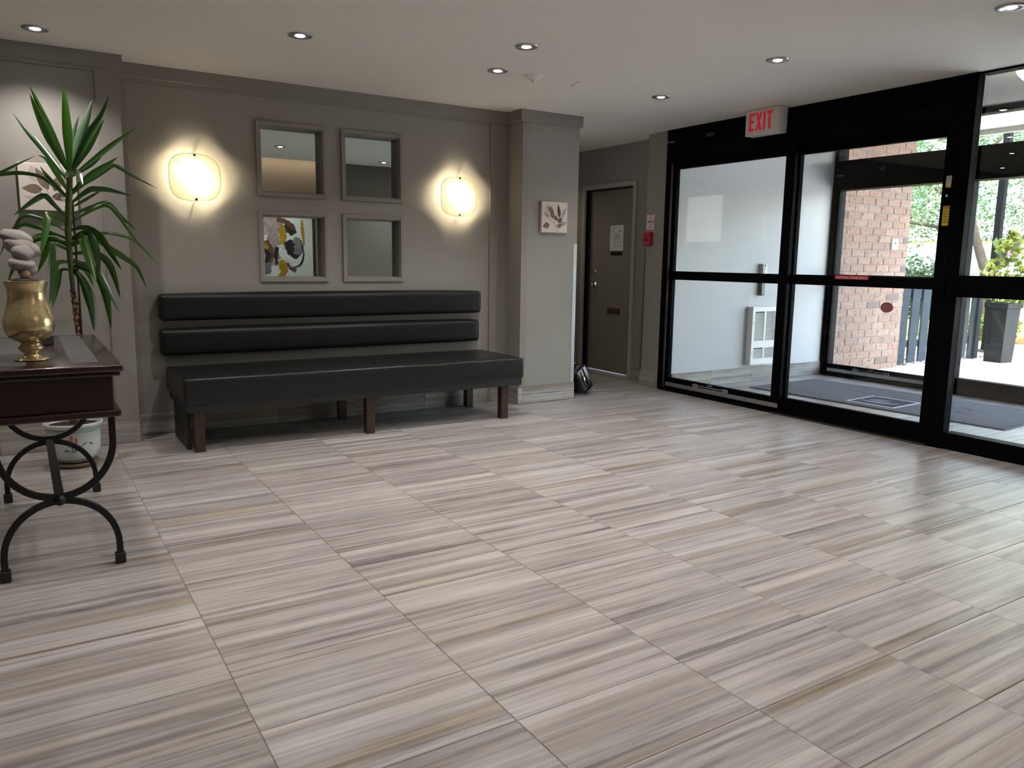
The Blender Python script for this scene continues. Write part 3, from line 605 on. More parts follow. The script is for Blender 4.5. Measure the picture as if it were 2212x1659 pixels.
l_=lamp('AREA','cove_light',(0,-.02,-.03),COVE_W,(1,.72,.52),shape='RECTANGLE',size=2.4,size_y=.06); l_.parent=cv; l_.rotation_euler=(R(-12),0,0)

# ================================================================== BENCH
bn=thing('lobby_bench','long black upholstered bench against the wall under the mirrors','bench',(2.06,5.45,0))
def cushion(name,x0,x1,y0,y1,z0,z1,mat,r,puff,parent,sub=(36,5,3),dents=(),ridges=()):
    nx,ny,nz=sub; mb=MB(); idx={}
    def P(i,j,k):
        key=(i,j,k)
        if key not in idx:
            u,v,w=i/nx,j/ny,k/nz; p=[x0+(x1-x0)*u,y0+(y1-y0)*v,z0+(z1-z0)*w]
            s=lambda t:(1-(2*t-1)**4)
            if k==nz: 
                p[2]+=puff*s(u)*s(v)
                for (dx,dy,rad,dep) in dents: p[2]-=dep*math.exp(-(((p[0]-dx)/rad)**2+((p[1]-dy)/(rad*.5))**2))
                for (ax_,ay_,dx,dy,ln,wd,hh) in ridges:
                    s_=(p[0]-ax_)*dx+(p[1]-ay_)*dy; q_=-(p[0]-ax_)*dy+(p[1]-ay_)*dx+.012*math.sin(s_*60)
                    p[2]+=hh*math.exp(-(q_/wd)**2-(s_/ln)**4)
            if j==0: p[1]-=puff*.5*s(u)*s(w)
            idx[key]=len(mb.v); mb.v.append(tuple(p))
        return idx[key]
    def q(f): mb.f.append(f); mb.sm.append(True)
    for i in range(nx):
        for j in range(ny):
            q((P(i,j,0),P(i,j+1,0),P(i+1,j+1,0),P(i+1,j,0))); q((P(i,j,nz),P(i+1,j,nz),P(i+1,j+1,nz),P(i,j+1,nz)))
        for k in range(nz):
            q((P(i,0,k),P(i+1,0,k),P(i+1,0,k+1),P(i,0,k+1))); q((P(i,ny,k),P(i,ny,k+1),P(i+1,ny,k+1),P(i+1,ny,k)))
    for j in range(ny):
        for k in range(nz):
            q((P(0,j,k),P(0,j,k+1),P(0,j+1,k+1),P(0,j+1,k))); q((P(nx,j,k),P(nx,j+1,k),P(nx,j+1,k+1),P(nx,j,k+1)))
    return obj(name,mb,mat,parent,bevel=r,seg=4)
sc_=cushion('seat_cushion',.815,3.325,5.105,5.79,.325,.478,dark_leather,.03,.014,bn,(220,44,3),[(1.05,5.35,.16,.006),(1.3,5.3,.2,.004),(2.55,5.15,.12,.008),(2.72,5.25,.09,.005),(2.45,5.45,.25,.005),(2.95,5.4,.12,.006),(3.1,5.55,.1,.005),(1.6,5.5,.3,.004)],[(2.36+.062*k+.02*math.sin(k*5),5.19+.05*math.sin(k*3.1),.45+.25*math.sin(k*2),.85,.05+.03*math.sin(k*1.7),.010,.0045) for k in range(10)]+[(.98+.2*k,5.3+.06*math.sin(k*4),.9,.3,.09,.012,.003) for k in range(4)])
obj('base_frame',MB().box(.83,3.315,5.12,5.78,.262,.322),bench_frame_m,bn,bevel=.004)
obj('seam_piping',MB().tube([(.83,5.112,.324),(3.315,5.112,.324)],.004,6),ink,bn)
cushion('backrest_cushion',.79,3.29,5.715,5.835,.795,.978,leather,.03,.01,bn,(60,3,4))
cushion('backrest_cushion',.788,3.272,5.715,5.835,.557,.738,leather,.03,.01,bn,(60,3,4))
for x in (1.3,2.7):
    for z in (.58,.82): obj('wall_bracket',MB().box(x,x+.06,5.826,5.84,z,z+.12),bench_frame_m,bn)
for x in (.905,2.055,3.175):
    for y in (5.175,5.74): obj('leg',MB().box(x-.031,x+.031,y-.031,y+.031,0,.265),walnut,bn,bevel=.003)
obj('end_panel',MB().box(.845,.87,5.25,5.72,.0,.262),bench_frame_m,bn)

# ================================================================== CONSOLE TABLE
tx=.074; ct=thing('console_table','dark red wooden console table with curved black iron legs','table',(tx,3.97,0))
TT=.820
top=obj('table_top',MB().box(-.172,.320,3.325,4.66,TT-.03,TT),mahog,ct,bevel=.008,seg=3)
obj('top_moulding',MB().box(-.160,.308,3.340,4.645,TT-.048,TT-.03),mahog,ct,bevel=.006,seg=2)
for (a,b) in ((.148,.243),(-.095,0)): obj('inlay',MB().box(a,b,3.42,4.60,TT-.002,TT+.0008),inlay_m,top,label='grey stone inlay strip')
obj('apron',MB().box(-.132,.280,3.365,4.62,.640,TT-.048),mahog,ct,bevel=.003)
obj('apron_edge',MB().box(.2795,.2825,3.37,4.61,.650,TT-.052),wood_mat('edge_wood',(.07,.03,.012),(.11,.045,.018),.3,.4),ct)
obj('lower_moulding',MB().box(-.156,.304,3.345,4.64,.612,.640),mahog,ct,bevel=.006,seg=2)
def arc(cx,cz,rx,rz,a0,a1,y,n=22): return [(cx+rx*math.cos(R(a0+(a1-a0)*i/n)),y,cz+rz*math.sin(R(a0+(a1-a0)*i/n))) for i in range(n+1)]
for yy in (3.40,4.535):
    U=[(tx+.197,yy,.62),(tx+.197,yy,.53)]+arc(tx,.515,.197,.21,0,-180,yy)+[(tx-.197,yy,.53),(tx-.197,yy,.62)]
    obj('upper_arch',MB().bar(U,.024,.024,(0,1,0)),iron,ct,bevel=.003)
    D_=[(tx+.197,yy,.02),(tx+.197,yy,.07)]+arc(tx,.085,.197,.205,0,180,yy)+[(tx-.197,yy,.07),(tx-.197,yy,.02)]
    lg=obj('leg_arch',MB().bar(D_,.024,.024,(0,1,0)),iron,ct,bevel=.003)
    for s in(-1,1): obj('foot_cap',MB().box(tx+s*.197-.019,tx+s*.197+.019,yy-.019,yy+.019,0,.045),rubber,lg,bevel=.005,seg=2)
    s=-1 if yy<4 else 1
    obj('knob',MB().ball((tx,yy+s*.02,.297),(.022,.02,.022),14,8),iron,ct)
    obj('bolt_head',MB().lathe([(0.0005,s*-.002),(.014,0),(.014,.012)],(tx,yy+s*.014,.297),10,'y'),iron,ct)
obj('stretcher',MB().box(tx-.017,tx+.017,3.41,4.525,.301,.309),grey_metal,ct,bevel=.002)

# vase with stacked stones
def gold_mat():
    m,nt,n,l,b=new('mercury_gold'); tc=n.new('ShaderNodeTexCoord'); v=n.new('ShaderNodeTexNoise'); v.inputs['Scale'].default_value=75; v.inputs['Detail'].default_value=4; l.new(tc.outputs['Object'],v.inputs[0])
    r=n.new('ShaderNodeValToRGB'); r.color_ramp.elements[0].position=.60; r.color_ramp.elements[1].position=.72; r.color_ramp.elements[0].color=(.66,.52,.27,1); r.color_ramp.elements[1].color=(.95,.88,.66,1); l.new(v.outputs['Fac'],r.inputs[0]); l.new(r.outputs[0],b.inputs['Base Color'])  # pale speckle of the glass, with bright glints put into the colour
    b.inputs['Metallic'].default_value=.72; b.inputs['Roughness'].default_value=.14
    bp=n.new('ShaderNodeBump'); bp.inputs['Strength'].default_value=.5; bp.inputs['Distance'].default_value=.0014; l.new(v.outputs['Fac'],bp.inputs['Height']); l.new(bp.outputs[0],b.inputs['Normal']); return m
gold=gold_mat(); VX,VY=.022,3.60
va=thing('gold_vase','mirrored gold glass footed vase on the dark console table','vase',(VX,VY,TT))
prof=[(.0005,.002),(.055,.001),(.060,.003),(.058,.007),(.036,.013),(.026,.022),(.027,.030),(.034,.036),(.042,.043),(.044,.050),(.041,.056),(.034,.061),(.035,.066),(.034,.070),(.050,.079),(.072,.093),(.085,.114),(.0895,.138),(.088,.160),(.082,.185),(.074,.212),(.068,.238),(.0655,.258),(.067,.278),(.072,.296),(.079,.310),(.0785,.3115),(.070,.296),(.064,.275),(.0625,.258),(.065,.238),(.071,.212),(.079,.185),(.085,.16),(.0865,.138),(.080,.114),(.06,.093),(.0005,.082)]
obj('vase_body',MB().lathe(prof,(VX,VY,TT),48),gold,va)
stone_m=plain('grey_river_stone',(.30,.272,.255),.8,bump=.5,bscale=60,var=.14,vscale=30)
st=thing('stone_ornament','stack of leaning grey pebbles on a wooden bead above the gold vase','ornament',(VX,VY,TT+.30))
S0=TT+.312
obj('dish',MB().lathe([(.0005,-.012),(.040,-.010),(.049,.003),(.046,.006),(.02,.010),(.0005,.011)],(VX-.004,VY,S0),28),grey_metal,st,label='small dark dish')
obj('bead',MB().ball((VX,VY-.012,S0+.024),.0195,18,12),plain('light_wood',(.42,.28,.16),.5),st,label='round light wooden bead')
for (dx,dy,dz,rx,ry,rz,ro,sd) in ((-.009,.0,.064,.047,.042,.027,R(-4),1),(-.003,-.006,.106,.038,.034,.033,R(-14),2),(-.004,.022,.127,.064,.042,.036,R(-20),3),(-.018,.034,.163,.059,.042,.032,R(-18),5),(.010,.014,.038,.034,.03,.024,R(5),6)):
    obj('stone',MB().ball((VX+dx,VY+dy,S0+dz),(rx,ry,rz),26,18,Euler((0,-ro,0)),.10,sd),stone_m,st)
setp(obj('small_box',MB().box(.05,.118,4.17,4.27,TT,TT+.045),ink,bevel=.004),'small black box on the console table behind the gold vase','box')

# ================================================================== POTTED PLANT
PX,PY=.212,5.19
pp=thing('potted_yucca','tall yucca with long drooping green leaves in a white pot','plant',(PX,PY,0))
pot_m=plain('pot_glaze',(.52,.545,.53),.22,coat=.4); teal=plain('pot_green_band',(.25,.34,.31),.25); 
pot=obj('pot',MB().lathe([(.0005,.03),(.085,.03),(.095,.035),(.118,.06),(.135,.10),(.140,.15),(.142,.235),(.147,.238),(.158,.252),(.158,.262),(.152,.266),(.140,.262),(.133,.24),(.0005,.235)],(PX,PY,0),44),pot_m,pp)
obj('glaze_band',MB().lathe([(.1422,.215),(.1432,.216),(.1435,.234),(.1422,.2355)],(PX,PY,0),44),teal,pot,label='pale green glaze band')
obj('glaze_band',MB().lathe([(.101,.04),(.111,.05),(.1192,.0605),(.1185,.0605)],(PX,PY,0),44),teal,pot,label='pale green glaze band')
sm=MB()
def onpot(a,z,dr=.0012):
    rr_=.1412 if z>.15 else .135+(z-.10)*.1; return (PX+(rr_+dr)*math.sin(a),PY-(rr_+dr)*math.cos(a),z)
def blob(mb,pts): mb.add([onpot(a,z) for a,z in pts],[tuple(range(len(pts)))])
A0=-.14; g=MB(); r_=MB()
for (a,z,w,h) in ((A0-.02,.185,.055,.022),(A0+.16,.172,.05,.02),(A0-.10,.150,.045,.014)):
    blob(r_,[(a+w*math.cos(t),z+h*math.sin(t)) for t in [2*PI*i/10 for i in range(10)]])
for pts in ([(A0-.36,.112),(A0-.22,.122),(A0-.02,.105),(A0-.2,.106)],[(A0+.05,.105),(A0+.2,.128),(A0+.36,.13),(A0+.2,.110)],[(A0+.28,.13),(A0+.42,.152),(A0+.62,.157),(A0+.45,.146)],[(A0+.62,.157),(A0+.74,.152),(A0+.86,.134),(A0+.72,.142)],[(A0-.02,.1),(A0,.17),(A0+.02,.17),(A0+.02,.1)],[(A0+.06,.1),(A0+.14,.16),(A0+.16,.16),(A0+.09,.1)]): blob(g,pts)
obj('painted_flower',r_,plain('coral_glaze',(.42,.12,.06),.3),pot); obj('painted_foliage',g,plain('dark_green_glaze',(.035,.075,.055),.3),pot)
obj('soil',MB().lathe([(.0005,.246),(.05,.249),(.10,.246),(.134,.244)],(PX,PY,0),30),plain('dark_soil',(.030,.018,.010),.95,bump=1,bscale=120,var=.5,vscale=70),pp)
obj('saucer',MB().lathe([(.0005,.006),(.09,.004),(.112,.006),(.128,.028),(.124,.030),(.108,.014),(.0005,.014)],(PX,PY+.0,0),40),plain('tan_clay',(.20,.135,.08),.45),pp)
STEMW=[Vector(p)/1000 for p in STEM]; STEMW[0]=Vector((.222,5.18,.40)); STEMW=[Vector((PX,PY,.24))]+STEMW
cane=plain('green_cane',(.075,.11,.018),.5,var=.25,vscale=25)
k0=6
obj('stem',MB().tube(STEMW[5:],[.012,.014,.016,.018,.018,.017,.015][:len(STEMW[5:])],12),cane,pp)
dry=plain('dry_leaf_scar',(.28,.17,.07),.7,var=.3,vscale=60); trunk=obj('trunk',MB().tube(STEMW[:6],[.018,.017,.016,.015,.014,.012],12),plain('dark_bark',(.05,.03,.016),.8),pp)
low=STEMW[:6]
def along(pts,s):
    L_=[(pts[i+1]-pts[i]).length for i in range(len(pts)-1)]; d=s*sum(L_)
    for i,q in enumerate(L_):
        if d<=q: return pts[i].lerp(pts[i+1],d/q)
        d-=q
    return pts[-1].copy()
for k in range(36):
    p=along(low,.45+.55*k/35); a=k*2.4
    mb=MB(); w=.0165
    vs=[p+Vector((math.cos(a+t)*w,math.sin(a+t)*w,-.008+.004*math.sin(3*t))) for t in (-.9,-.45,0,.45,.9)]+[p+Vector((math.cos(a+t)*w*1.12,math.sin(a+t)*w*1.12,.006+.012*(.8-abs(t)))) for t in (-.9,-.45,0,.45,.9)]
    mb.add(vs,[(i,i+1,i+6,i+5) for i in range(4)]); obj('leaf_scar',mb,dry,trunk)
obj('stake',MB().tube([(.272,5.18,.24),(.288,5.155,.78),(.292,5.19,1.53)],.0055,8),plain('dark_stake',(.03,.008,.008),.45),pp,label='thin dark support stake')
lm=leaf_mat('yucca_leaf',(.012,.05,.006),(.045,.135,.012),.30,.28); lm2=leaf_mat('yucca_leaf_pale',(.05,.09,.05),(.09,.14,.075),.25,.2)
camp=Vector((0,0,CAM_H))
for li,(w,pts) in enumerate(LEAVES):
    P=[Vector(p)/1000 for p in pts]
    # root the blade on the cane
    best=min((along(STEMW[5:],s/60) for s in range(61)),key=lambda q:(q-P[0]).length); P[0]=best.lerp(P[0],.25)
    n=16 if len(P)<6 else 24; C=resample(P,n); vs=[];rng=random.Random(li)
    roll=rng.uniform(-.5,.5)
    for i,p in enumerate(C):
        t=(C[min(i+1,n)]-C[max(i-1,0)]).normalized(); s=i/n
        side=t.cross((p-Vector((0,0,0))-Vector((.2,2.0,1.2))).normalized())
        if side.length<1e-3: side=t.orthogonal()
        side.normalize(); nrm=side.cross(t); side=(side*math.cos(roll)+nrm*math.sin(roll)).normalized(); nrm=side.cross(t)
        ww=w/1000*.56*(.26+.74*min(1,s/.45)**.8)*(1-max(0,(s-.45)/.55)**1.8)
        ww=max(ww,.0008); vs+=[p-side*ww+nrm*ww*.3,p-side*ww*.45+nrm*ww*.06,p.copy(),p+side*ww*.45+nrm*ww*.06,p+side*ww+nrm*ww*.3]
    fs=[(i*5+j,i*5+j+1,(i+1)*5+j+1,(i+1)*5+j) for i in range(n) for j in range(4)]
    mb=MB(); mb.add(vs,fs,True); obj('leaf',mb,lm2 if li in (4,8,9,16) else lm,pp)

# ================================================================== CORRIDOR ITEMS
nt_=thing('door_notice','white paper notice taped to the brown steel door','notice',(5.585,6.755,1.49))
obj('sheet',MB().box(5.5825,5.5848,6.645,6.87,1.355,1.63),paper,nt_)
def lines(mb,x,y0,y1,zs,h,jag=.0):
    for i,z in enumerate(zs): mb.box(x-.0006,x,y0+jag*(i%3),y1-jag*((i+1)%3),z,z+h)
mb=MB(); lines(mb,5.5825,6.70,6.81,[1.535-.014*i for i in range(5)],.007,.004); mb.box(5.5819,5.5825,6.80,6.82,1.595,1.612); mb.lathe([(.0005,-.0004),(.012,-.0004),(.012,0)],(5.5825,6.83,1.565),14,'x'); mb.box(5.5819,5.5825,6.68,6.73,1.558,1.572)
obj('print',mb,grey_ink,nt_,'stuff')
mb=MB(); lines(mb,5.5825,6.68,6.83,[1.455,1.44,1.41,1.40],.003,.01); obj('small_print',mb,grey_ink,nt_,'stuff')
pl_=thing('door_nameplate','dark nameplate under the white notice on the door','sign',(5.585,6.75,1.33)); obj('plate',MB().box(5.580,5.585,6.655,6.855,1.305,1.348),grey_metal,pl_,bevel=.002)
fs_=thing('fire_notice','white and red fire instruction notice on the column above the red box','notice',(5.30,5.90,1.62))
obj('sheet',MB().box(5.2985,5.30,5.852,5.958,1.535,1.71),paper,fs_)
mb=MB()
for z0,z1 in ((1.698,1.708),(1.622,1.634),(1.538,1.550)): mb.box(5.2978,5.2985,5.856,5.954,z0,z1)
obj('red_band',mb,red_m,fs_,'stuff')
mb=MB(); lines(mb,5.2985,5.868,5.942,[1.686-.011*i for i in range(5)],.004,.006); obj('print',mb,plain('red_print',(.45,.10,.10),.7),fs_,'stuff')
mb=MB(); lines(mb,5.2985,5.868,5.942,[1.606-.011*i for i in range(5)],.004,.006); obj('print',mb,plain('red_print2',(.45,.10,.10),.7),fs_,'stuff')
fa=thing('fire_alarm_box','red fire alarm box on the column under the notice','alarm',(5.30,5.91,1.465))
obj('housing',MB().box(5.262,5.30,5.868,5.962,1.40,1.525),red_m,fa,bevel=.004); obj('face_window',MB().box(5.259,5.262,5.893,5.937,1.435,1.475),ink,fa,bevel=.003); obj('pull_bar',MB().box(5.257,5.262,5.885,5.945,1.418,1.427),plain('pale_red',(.6,.2,.2),.5),fa)
nb=thing('added_glow_board','added glowing board on the corridor side of the pillar, making the pale reflection in the door glass','board',(4.2,6.3,1.7))  # invented glowing board, added for the pale rectangle reflected in the door glass
obj('glow_panel',MB().box(4.215,4.225,6.06,6.56,1.47,1.96),emis('glow_panel',(1,.98,.94),.9),nb); obj('frame',MB().box(4.2,4.215,6.04,6.58,1.45,1.98),alu,nb)
# black bag by the pillar
patent=plain('black_patent',(.005,.005,.006),.22,0,.4,coat=.2)
bg_=thing('black_bag','glossy black bag with a zip slumped behind the pillar corner','bag',(4.36,5.80,0))
c=Vector((4.372,5.80,.151)); tl=R(28); ax=Vector((math.cos(tl),.18,math.sin(tl))).normalized(); az=Vector((-math.sin(tl),0,math.cos(tl))); ay=az.cross(ax)
b_=obj('body',MB().obox(c,ax,ay,az,(.085,.10,.125)),patent,bg_,bevel=.03,seg=4)
obj('flap',MB().obox(c-ay*.103+ax*.02,ax,ay,az,(.006,.006,.10)),rubber,bg_,bevel=.003)
zp=obj('zip',MB().obox(c-ay*.104-ax*.02,ax,ay,az,(.004,.004,.09)),grey_metal,bg_); obj('zip_pull',MB().obox(c-ay*.112-ax*.015+az*.01,ax,ay,az,(.008,.003,.018)),steel,zp,bevel=.002)
obj('base_guard',MB().obox(c-az*.118-ay*.03,ax,ay,az,(.06,.085,.012)),patent,bg_,bevel=.008,seg=3)
h0=c+az*.12; obj('handle',MB().tube([h0-ax*.05,h0-ax*.045+az*.03,h0+az*.045-ax*.01,h0+ax*.04+az*.025,h0+ax*.05],.007,8),patent,bg_)

# ================================================================== EXIT SIGN
ex=thing('exit_sign','white box exit sign with red letters hung under the ceiling','sign',(5.16,4.45,CZ))
EX0,EX1=5.13,5.235
obj('housing',MB().box(EX0,EX1,4.285,4.618,2.262,2.462),white_p,ex,bevel=.006,seg=3)
obj('face_rim',MB().box(EX0-.004,EX0,4.292,4.611,2.268,2.456),plain('exit_face',(.74,.72,.66),.5),ex,bevel=.003)
obj('canopy_mount',MB().box(EX0+.02,EX1-.02,4.38,4.52,2.455,CZ),plain('beige_mount',(.5,.42,.33),.6),ex,bevel=.002)
def L2(s,y,z): return (EX0-.004,y,z)
lw=.020; H0,H1=2.295,2.435
def letter(polys):
    mb=MB()
    for p in polys: mb.prism([(EX0-.0042,4.575-a,b) for a,b in p],(-.0022,0,0))
    return mb
rect=lambda a0,a1,b0,b1:[(a0,b0),(a1,b0),(a1,b1),(a0,b1)]
o_=0
obj('letter_e',letter([rect(0,lw,H0,H1),rect(lw,.052,H1-lw,H1),rect(lw,.046,2.358,2.376),rect(lw,.052,H0,H0+lw)]),red_glow,ex)
obj('letter_x',letter([[(.066,H0),(.086,H0),(.128,H1),(.107,H1)],[(.107,H0),(.128,H0),(.086,H1),(.066,H1)]]),red_glow,ex)
obj('letter_i',letter([rect(.143,.163,H0,H1)]),red_glow,ex)
obj('letter_t',letter([rect(.178,.230,H1-lw,H1),rect(.194,.214,H0,H1-lw)]),red_glow,ex)

# ================================================================== DOOR MARKINGS
def mark(parent,name,mbx,mat): return obj(name,mbx,mat,parent)
NX=(0,-1,0)  # text on faces looking towards -x reads along -y
def decal(par,x,yc,z,w):
    L_=w/2
    for s in(-1,1):
        mb=MB()
        for k in range(3):
            y=yc-s*(L_-.02+k*-.024); 
            pts=lambda o:[(x-.001,y+s*(.010-o),z+.016),(x-.001,y-s*(.006+o),z),(x-.001,y+s*(.010-o),z-.016)]
            mb.bar(pts(0),.0012,.007,(1,0,0))
        mark(par,'arrow_mark',mb,white_ink)
    mark(par,'lettering',text_mb('CAUTION  AUTOMATIC SLIDING DOOR',.018,(x-.0006,yc+L_-.085,z-.004),NX,(0,0,1),width=w-.17),white_ink)
    mb=MB(); mb.box(x-.0012,x-.0004,yc-.13,yc+.10,z-.018,z-.013); mb.box(x-.0012,x-.0004,yc-.03,yc+.03,z+.018,z+.026); mark(par,'small_print',mb,grey_ink)
decal(d1,XD-.022,5.02,.098,.46)
decal(d3,XO-.022,5.0,.098,.46)
def stanley(par,x,y,z,w): mark(par,'lettering',text_mb('STANLEY',.02,(x-.0006,y,z),NX,(0,0,1),width=w),plain('white_print_b',(.6,.6,.6),.6))
stanley(hd,XD-.045,5.695,2.345,.10); stanley(hd2,XO-.05,5.575,2.19,.085)
cs=obj('caution_label',MB().box(XD+.032,XD+.033,3.555,3.84,1.128,1.158),red_m,d2)
mark(cs,'lettering',text_mb('CAUTION STAND BACK',.026,(XD+.0318,3.832,1.133),NX,(0,0,1),width=.265),white_ink)
# stickers and switch on the mullion
xs_=XD-.05
def sticker(name,label,y0,y1,z0,z1,base,bands):
    t=thing(name,label,'sticker',(xs_,(y0+y1)/2,(z0+z1)/2)); obj('sheet',MB().box(xs_-.001,xs_,y0,y1,z0,z1),base,t)
    for nm,m_,rects in bands:
        mb=MB()
        for (a,b,c_,d) in rects: mb.box(xs_-.0016,xs_-.001,y0+a*(y1-y0),y0+b*(y1-y0),z0+c_*(z1-z0),z0+d*(z1-z0))
        obj(nm,mb,m_,t,'stuff')
sticker('safety_sticker','white and yellow sticker on the black door post above the switch',2.960,2.995,1.755,1.83,paper,[('yellow_band',yellow_p,[(0,1,.02,.22)]),('print',grey_ink,[(.1,.9,.78,.92),(.1,.9,.62,.72),(.15,.85,.5,.55),(.15,.85,.38,.43)])])
sticker('warning_sticker','long yellow warning sticker on the black door post below the switch',2.955,2.998,1.505,1.635,yellow_p,[('print',plain('dark_yellow_print',(.30,.19,.01),.6),[(.1,.9,.90,.97),(.15,.85,.74,.77),(.15,.85,.66,.69),(.15,.85,.56,.59),(.15,.85,.42,.46),(.15,.85,.30,.34),(.15,.85,.16,.22)]),('edge_line',ink,[(0,1,.86,.875)])])
ks=thing('key_switch','black key switch plate with a round metal lock on the door post','switch',(xs_,2.975,1.69)); obj('plate',MB().box(xs_-.006,xs_,2.955,2.997,1.645,1.74),black_al,ks,bevel=.003); obj('lock',MB().lathe([(.0005,-.012),(.008,-.012),(.010,-.006),(.010,0)],(xs_-.006,2.975,1.70),16,'x'),chrome,ks)

# ================================================================== VESTIBULE
hg=thing('wall_heater','white wall heater with louvred grilles low on the vestibule wall','heater',(6.52,YV,.48)); HX0,HX1,HZ0,HZ1=6.44,6.815,.185,.79; HY=YV-.075
# grille openings between stiles of the face plate
gx=[(6.475,6.62),(6.645,6.79)]; gz=[(.25,.362),(.435,.742)]
xs2=[HX0,gx[0][0],gx[0][1],gx[1][0],gx[1][1],HX1]; zs2=[HZ0,gz[0][0],gz[0][1],gz[1][0],gz[1][1],HZ1]; mb=MB()
for a in range(5):
    for c_ in range(5):
        if a in(1,3) and c_ in(1,3): continue
        mb.box(xs2[a],xs2[a+1],HY,HY+.004,zs2[c_],zs2[c_+1])
obj('face_plate',mb,white_p,hg); obj('casing',MB().box(HX0+.004,HX1-.004,HY+.045,YV,HZ0+.004,HZ1-.004),grey_ink,hg)
obj('casing_rim',MB().box(HX0,HX0+.004,HY+.004,YV,HZ0,HZ1).box(HX1-.004,HX1,HY+.004,YV,HZ0,HZ1).box(HX0+.004,HX1-.004,HY+.004,YV,HZ0,HZ0+.004).box(HX0+.004,HX1-.004,HY+.004,YV,HZ1-.004,HZ1),white_p,hg)
for (a,b) in gx:
    for (c_,d) in gz:
        k=int((d-c_)/.0135)
        for i in range(k):
            z=c_+(d-c_)*(i+.5)/k
            if (i,a)==(k-1,gx[0][0]): continue
            obj('louvre',MB().obox(((a+b)/2,HY+.006,z),(1,0,0),(0,1,.6),(0,-.6,1),((b-a)/2,.006,.0012)),white_p,hg)
obj('screw',MB().lathe([(.0005,-.002),(.005,-.002),(.005,0)],(6.455,HY,.62),8,'y').lathe([(.0005,-.002),(.005,-.002),(.005,0)],(6.80,HY,.30),8,'y').lathe([(.0005,-.002),(.005,-.002),(.005,0)],(6.455,HY,.30),8,'y'),grey_metal,hg,'stuff')
in_=thing('wall_intercom','small grey intercom box with buttons on the vestibule wall above the rail','intercom',(6.60,YV,1.2)); obj('case',MB().box(6.575,6.64,YV-.05,YV,1.13,1.235),plain('grey_plastic',(.42,.41,.39),.5),in_,bevel=.006,seg=3)
obj('front_plate',MB().box(6.578,6.637,YV-.053,YV-.05,1.133,1.232),white_p,in_,bevel=.002)
for z in (1.15,1.175,1.2): obj('button',MB().lathe([(.0005,-.004),(.006,-.004),(.007,0)],(6.60,YV-.053,z),10,'y'),ink,in_)
obj('emblem',MB().box(6.595,6.62,YV-.055,YV-.053,1.212,1.226),ink,in_)
th2=thing('card_reader','tall dark card reader on the vestibule wall under the intercom','reader',(6.61,YV,1.0)); obj('case',MB().box(6.575,6.635,YV-.045,YV,.905,1.06),plain('dark_plastic',(.055,.06,.065),.35),th2,bevel=.008,seg=3); obj('front_panel',MB().box(6.583,6.628,YV-.0475,YV-.045,.92,1.05),plain('grey_green_panel',(.16,.20,.19),.2),th2,bevel=.003)
# entrance mat with inlaid logo
mat_m=plain('grey_carpet_mat',(.12,.118,.128),.95,bump=1,bscale=420,var=.16,vscale=160)
mo=Vector((6.155,5.303,0)); my=(Vector((6.305,2.935,0))-mo); ML=my.length; my.normalize(); mx_=Vector((-my.y,my.x,0)); MW=1.12
Mp=lambda u,v,z:(mo+mx_*u+my*v+Vector((0,0,z)))
em=thing('entrance_mat','grey entrance mat with a dark logo square in the vestibule','mat',(6.75,4.1,0))
mc=mo+mx_*MW/2+my*ML/2
obj('rubber_edge',MB().obox(mc+Vector((0,0,.003)),mx_,my,(0,0,1),(MW/2,ML/2,.003)),rubber,em)
obj('carpet',MB().obox(mc+Vector((0,0,.006)),mx_,my,(0,0,1),(MW/2-.02,ML/2-.02,.004)),mat_m,em)
navy=plain('navy_pile',(.020,.022,.055),.95,bump=.6,bscale=400); palepile=plain('pale_pile',(.60,.60,.58),.95); mauve=plain('mauve_pile',(.055,.05,.09),.95)
a0,a1,b0,b1=.12,.60,.98,1.44
def mrect(u0,u1,v0,v1,z): return MB().obox(Mp((u0+u1)/2,(v0+v1)/2,z-.0005),mx_,my,(0,0,1),((u1-u0)/2,(v1-v0)/2,.0005))
lg=obj('logo_border',mrect(a0,a1,b0,b1,.0115),palepile,em); obj('logo_square',mrect(a0+.03,a1-.03,b0+.03,b1-.03,.0125),navy,lg)
def swoosh(pts,ws,z,mat,par,nm='swoosh'):
    P=resample([Mp(u,v,z) for u,v in pts],16); vs=[]
    for i,p in enumerate(P):
        t=(P[min(i+1,16)]-P[max(i-1,0)]).normalized(); s=Vector((-t.y,t.x,0)); k=i/16*(len(ws)-1); j=min(int(k),len(ws)-2); w=ws[j]+(ws[j+1]-ws[j])*(k-j); vs+=[p+s*w,p-s*w]
    obj(nm,MB().add(vs,[(2*i,2*i+1,2*i+3,2*i+2) for i in range(16)]),mat,par)
swoosh([(a0+.16,b0+.06),(a0+.14,b0+.2),(a0+.17,b0+.33),(a0+.24,b0+.38)],[.003,.016,.014,.004],.0132,palepile,lg)
swoosh([(a0+.24,b0+.09),(a0+.22,b0+.2),(a0+.25,b0+.30)],[.003,.012,.003],.0132,palepile,lg)
swoosh([(a0+.30,b0+.10),(a0+.29,b0+.2),(a0+.32,b0+.26)],[.003,.008,.002],.0132,palepile,lg)
for pts in ([(.74,.62),(.70,.72),(.72,.80),(.68,.86),(.70,.95),(.66,1.0)],[(.66,1.0),(.70,1.10),(.66,1.2),(.69,1.3),(.65,1.4),(.68,1.5)],[(.84,1.0),(.80,1.2),(.82,1.4),(.78,1.55)],[(.70,1.55),(.60,1.68),(.66,1.8),(.56,1.86),(.46,1.80),(.40,1.92),(.46,1.98)],[(.72,1.75),(.64,1.9),(.60,2.02)]): swoosh(pts,[.004,.014,.008,.014,.004],.0112,mauve,em,'script_stroke')
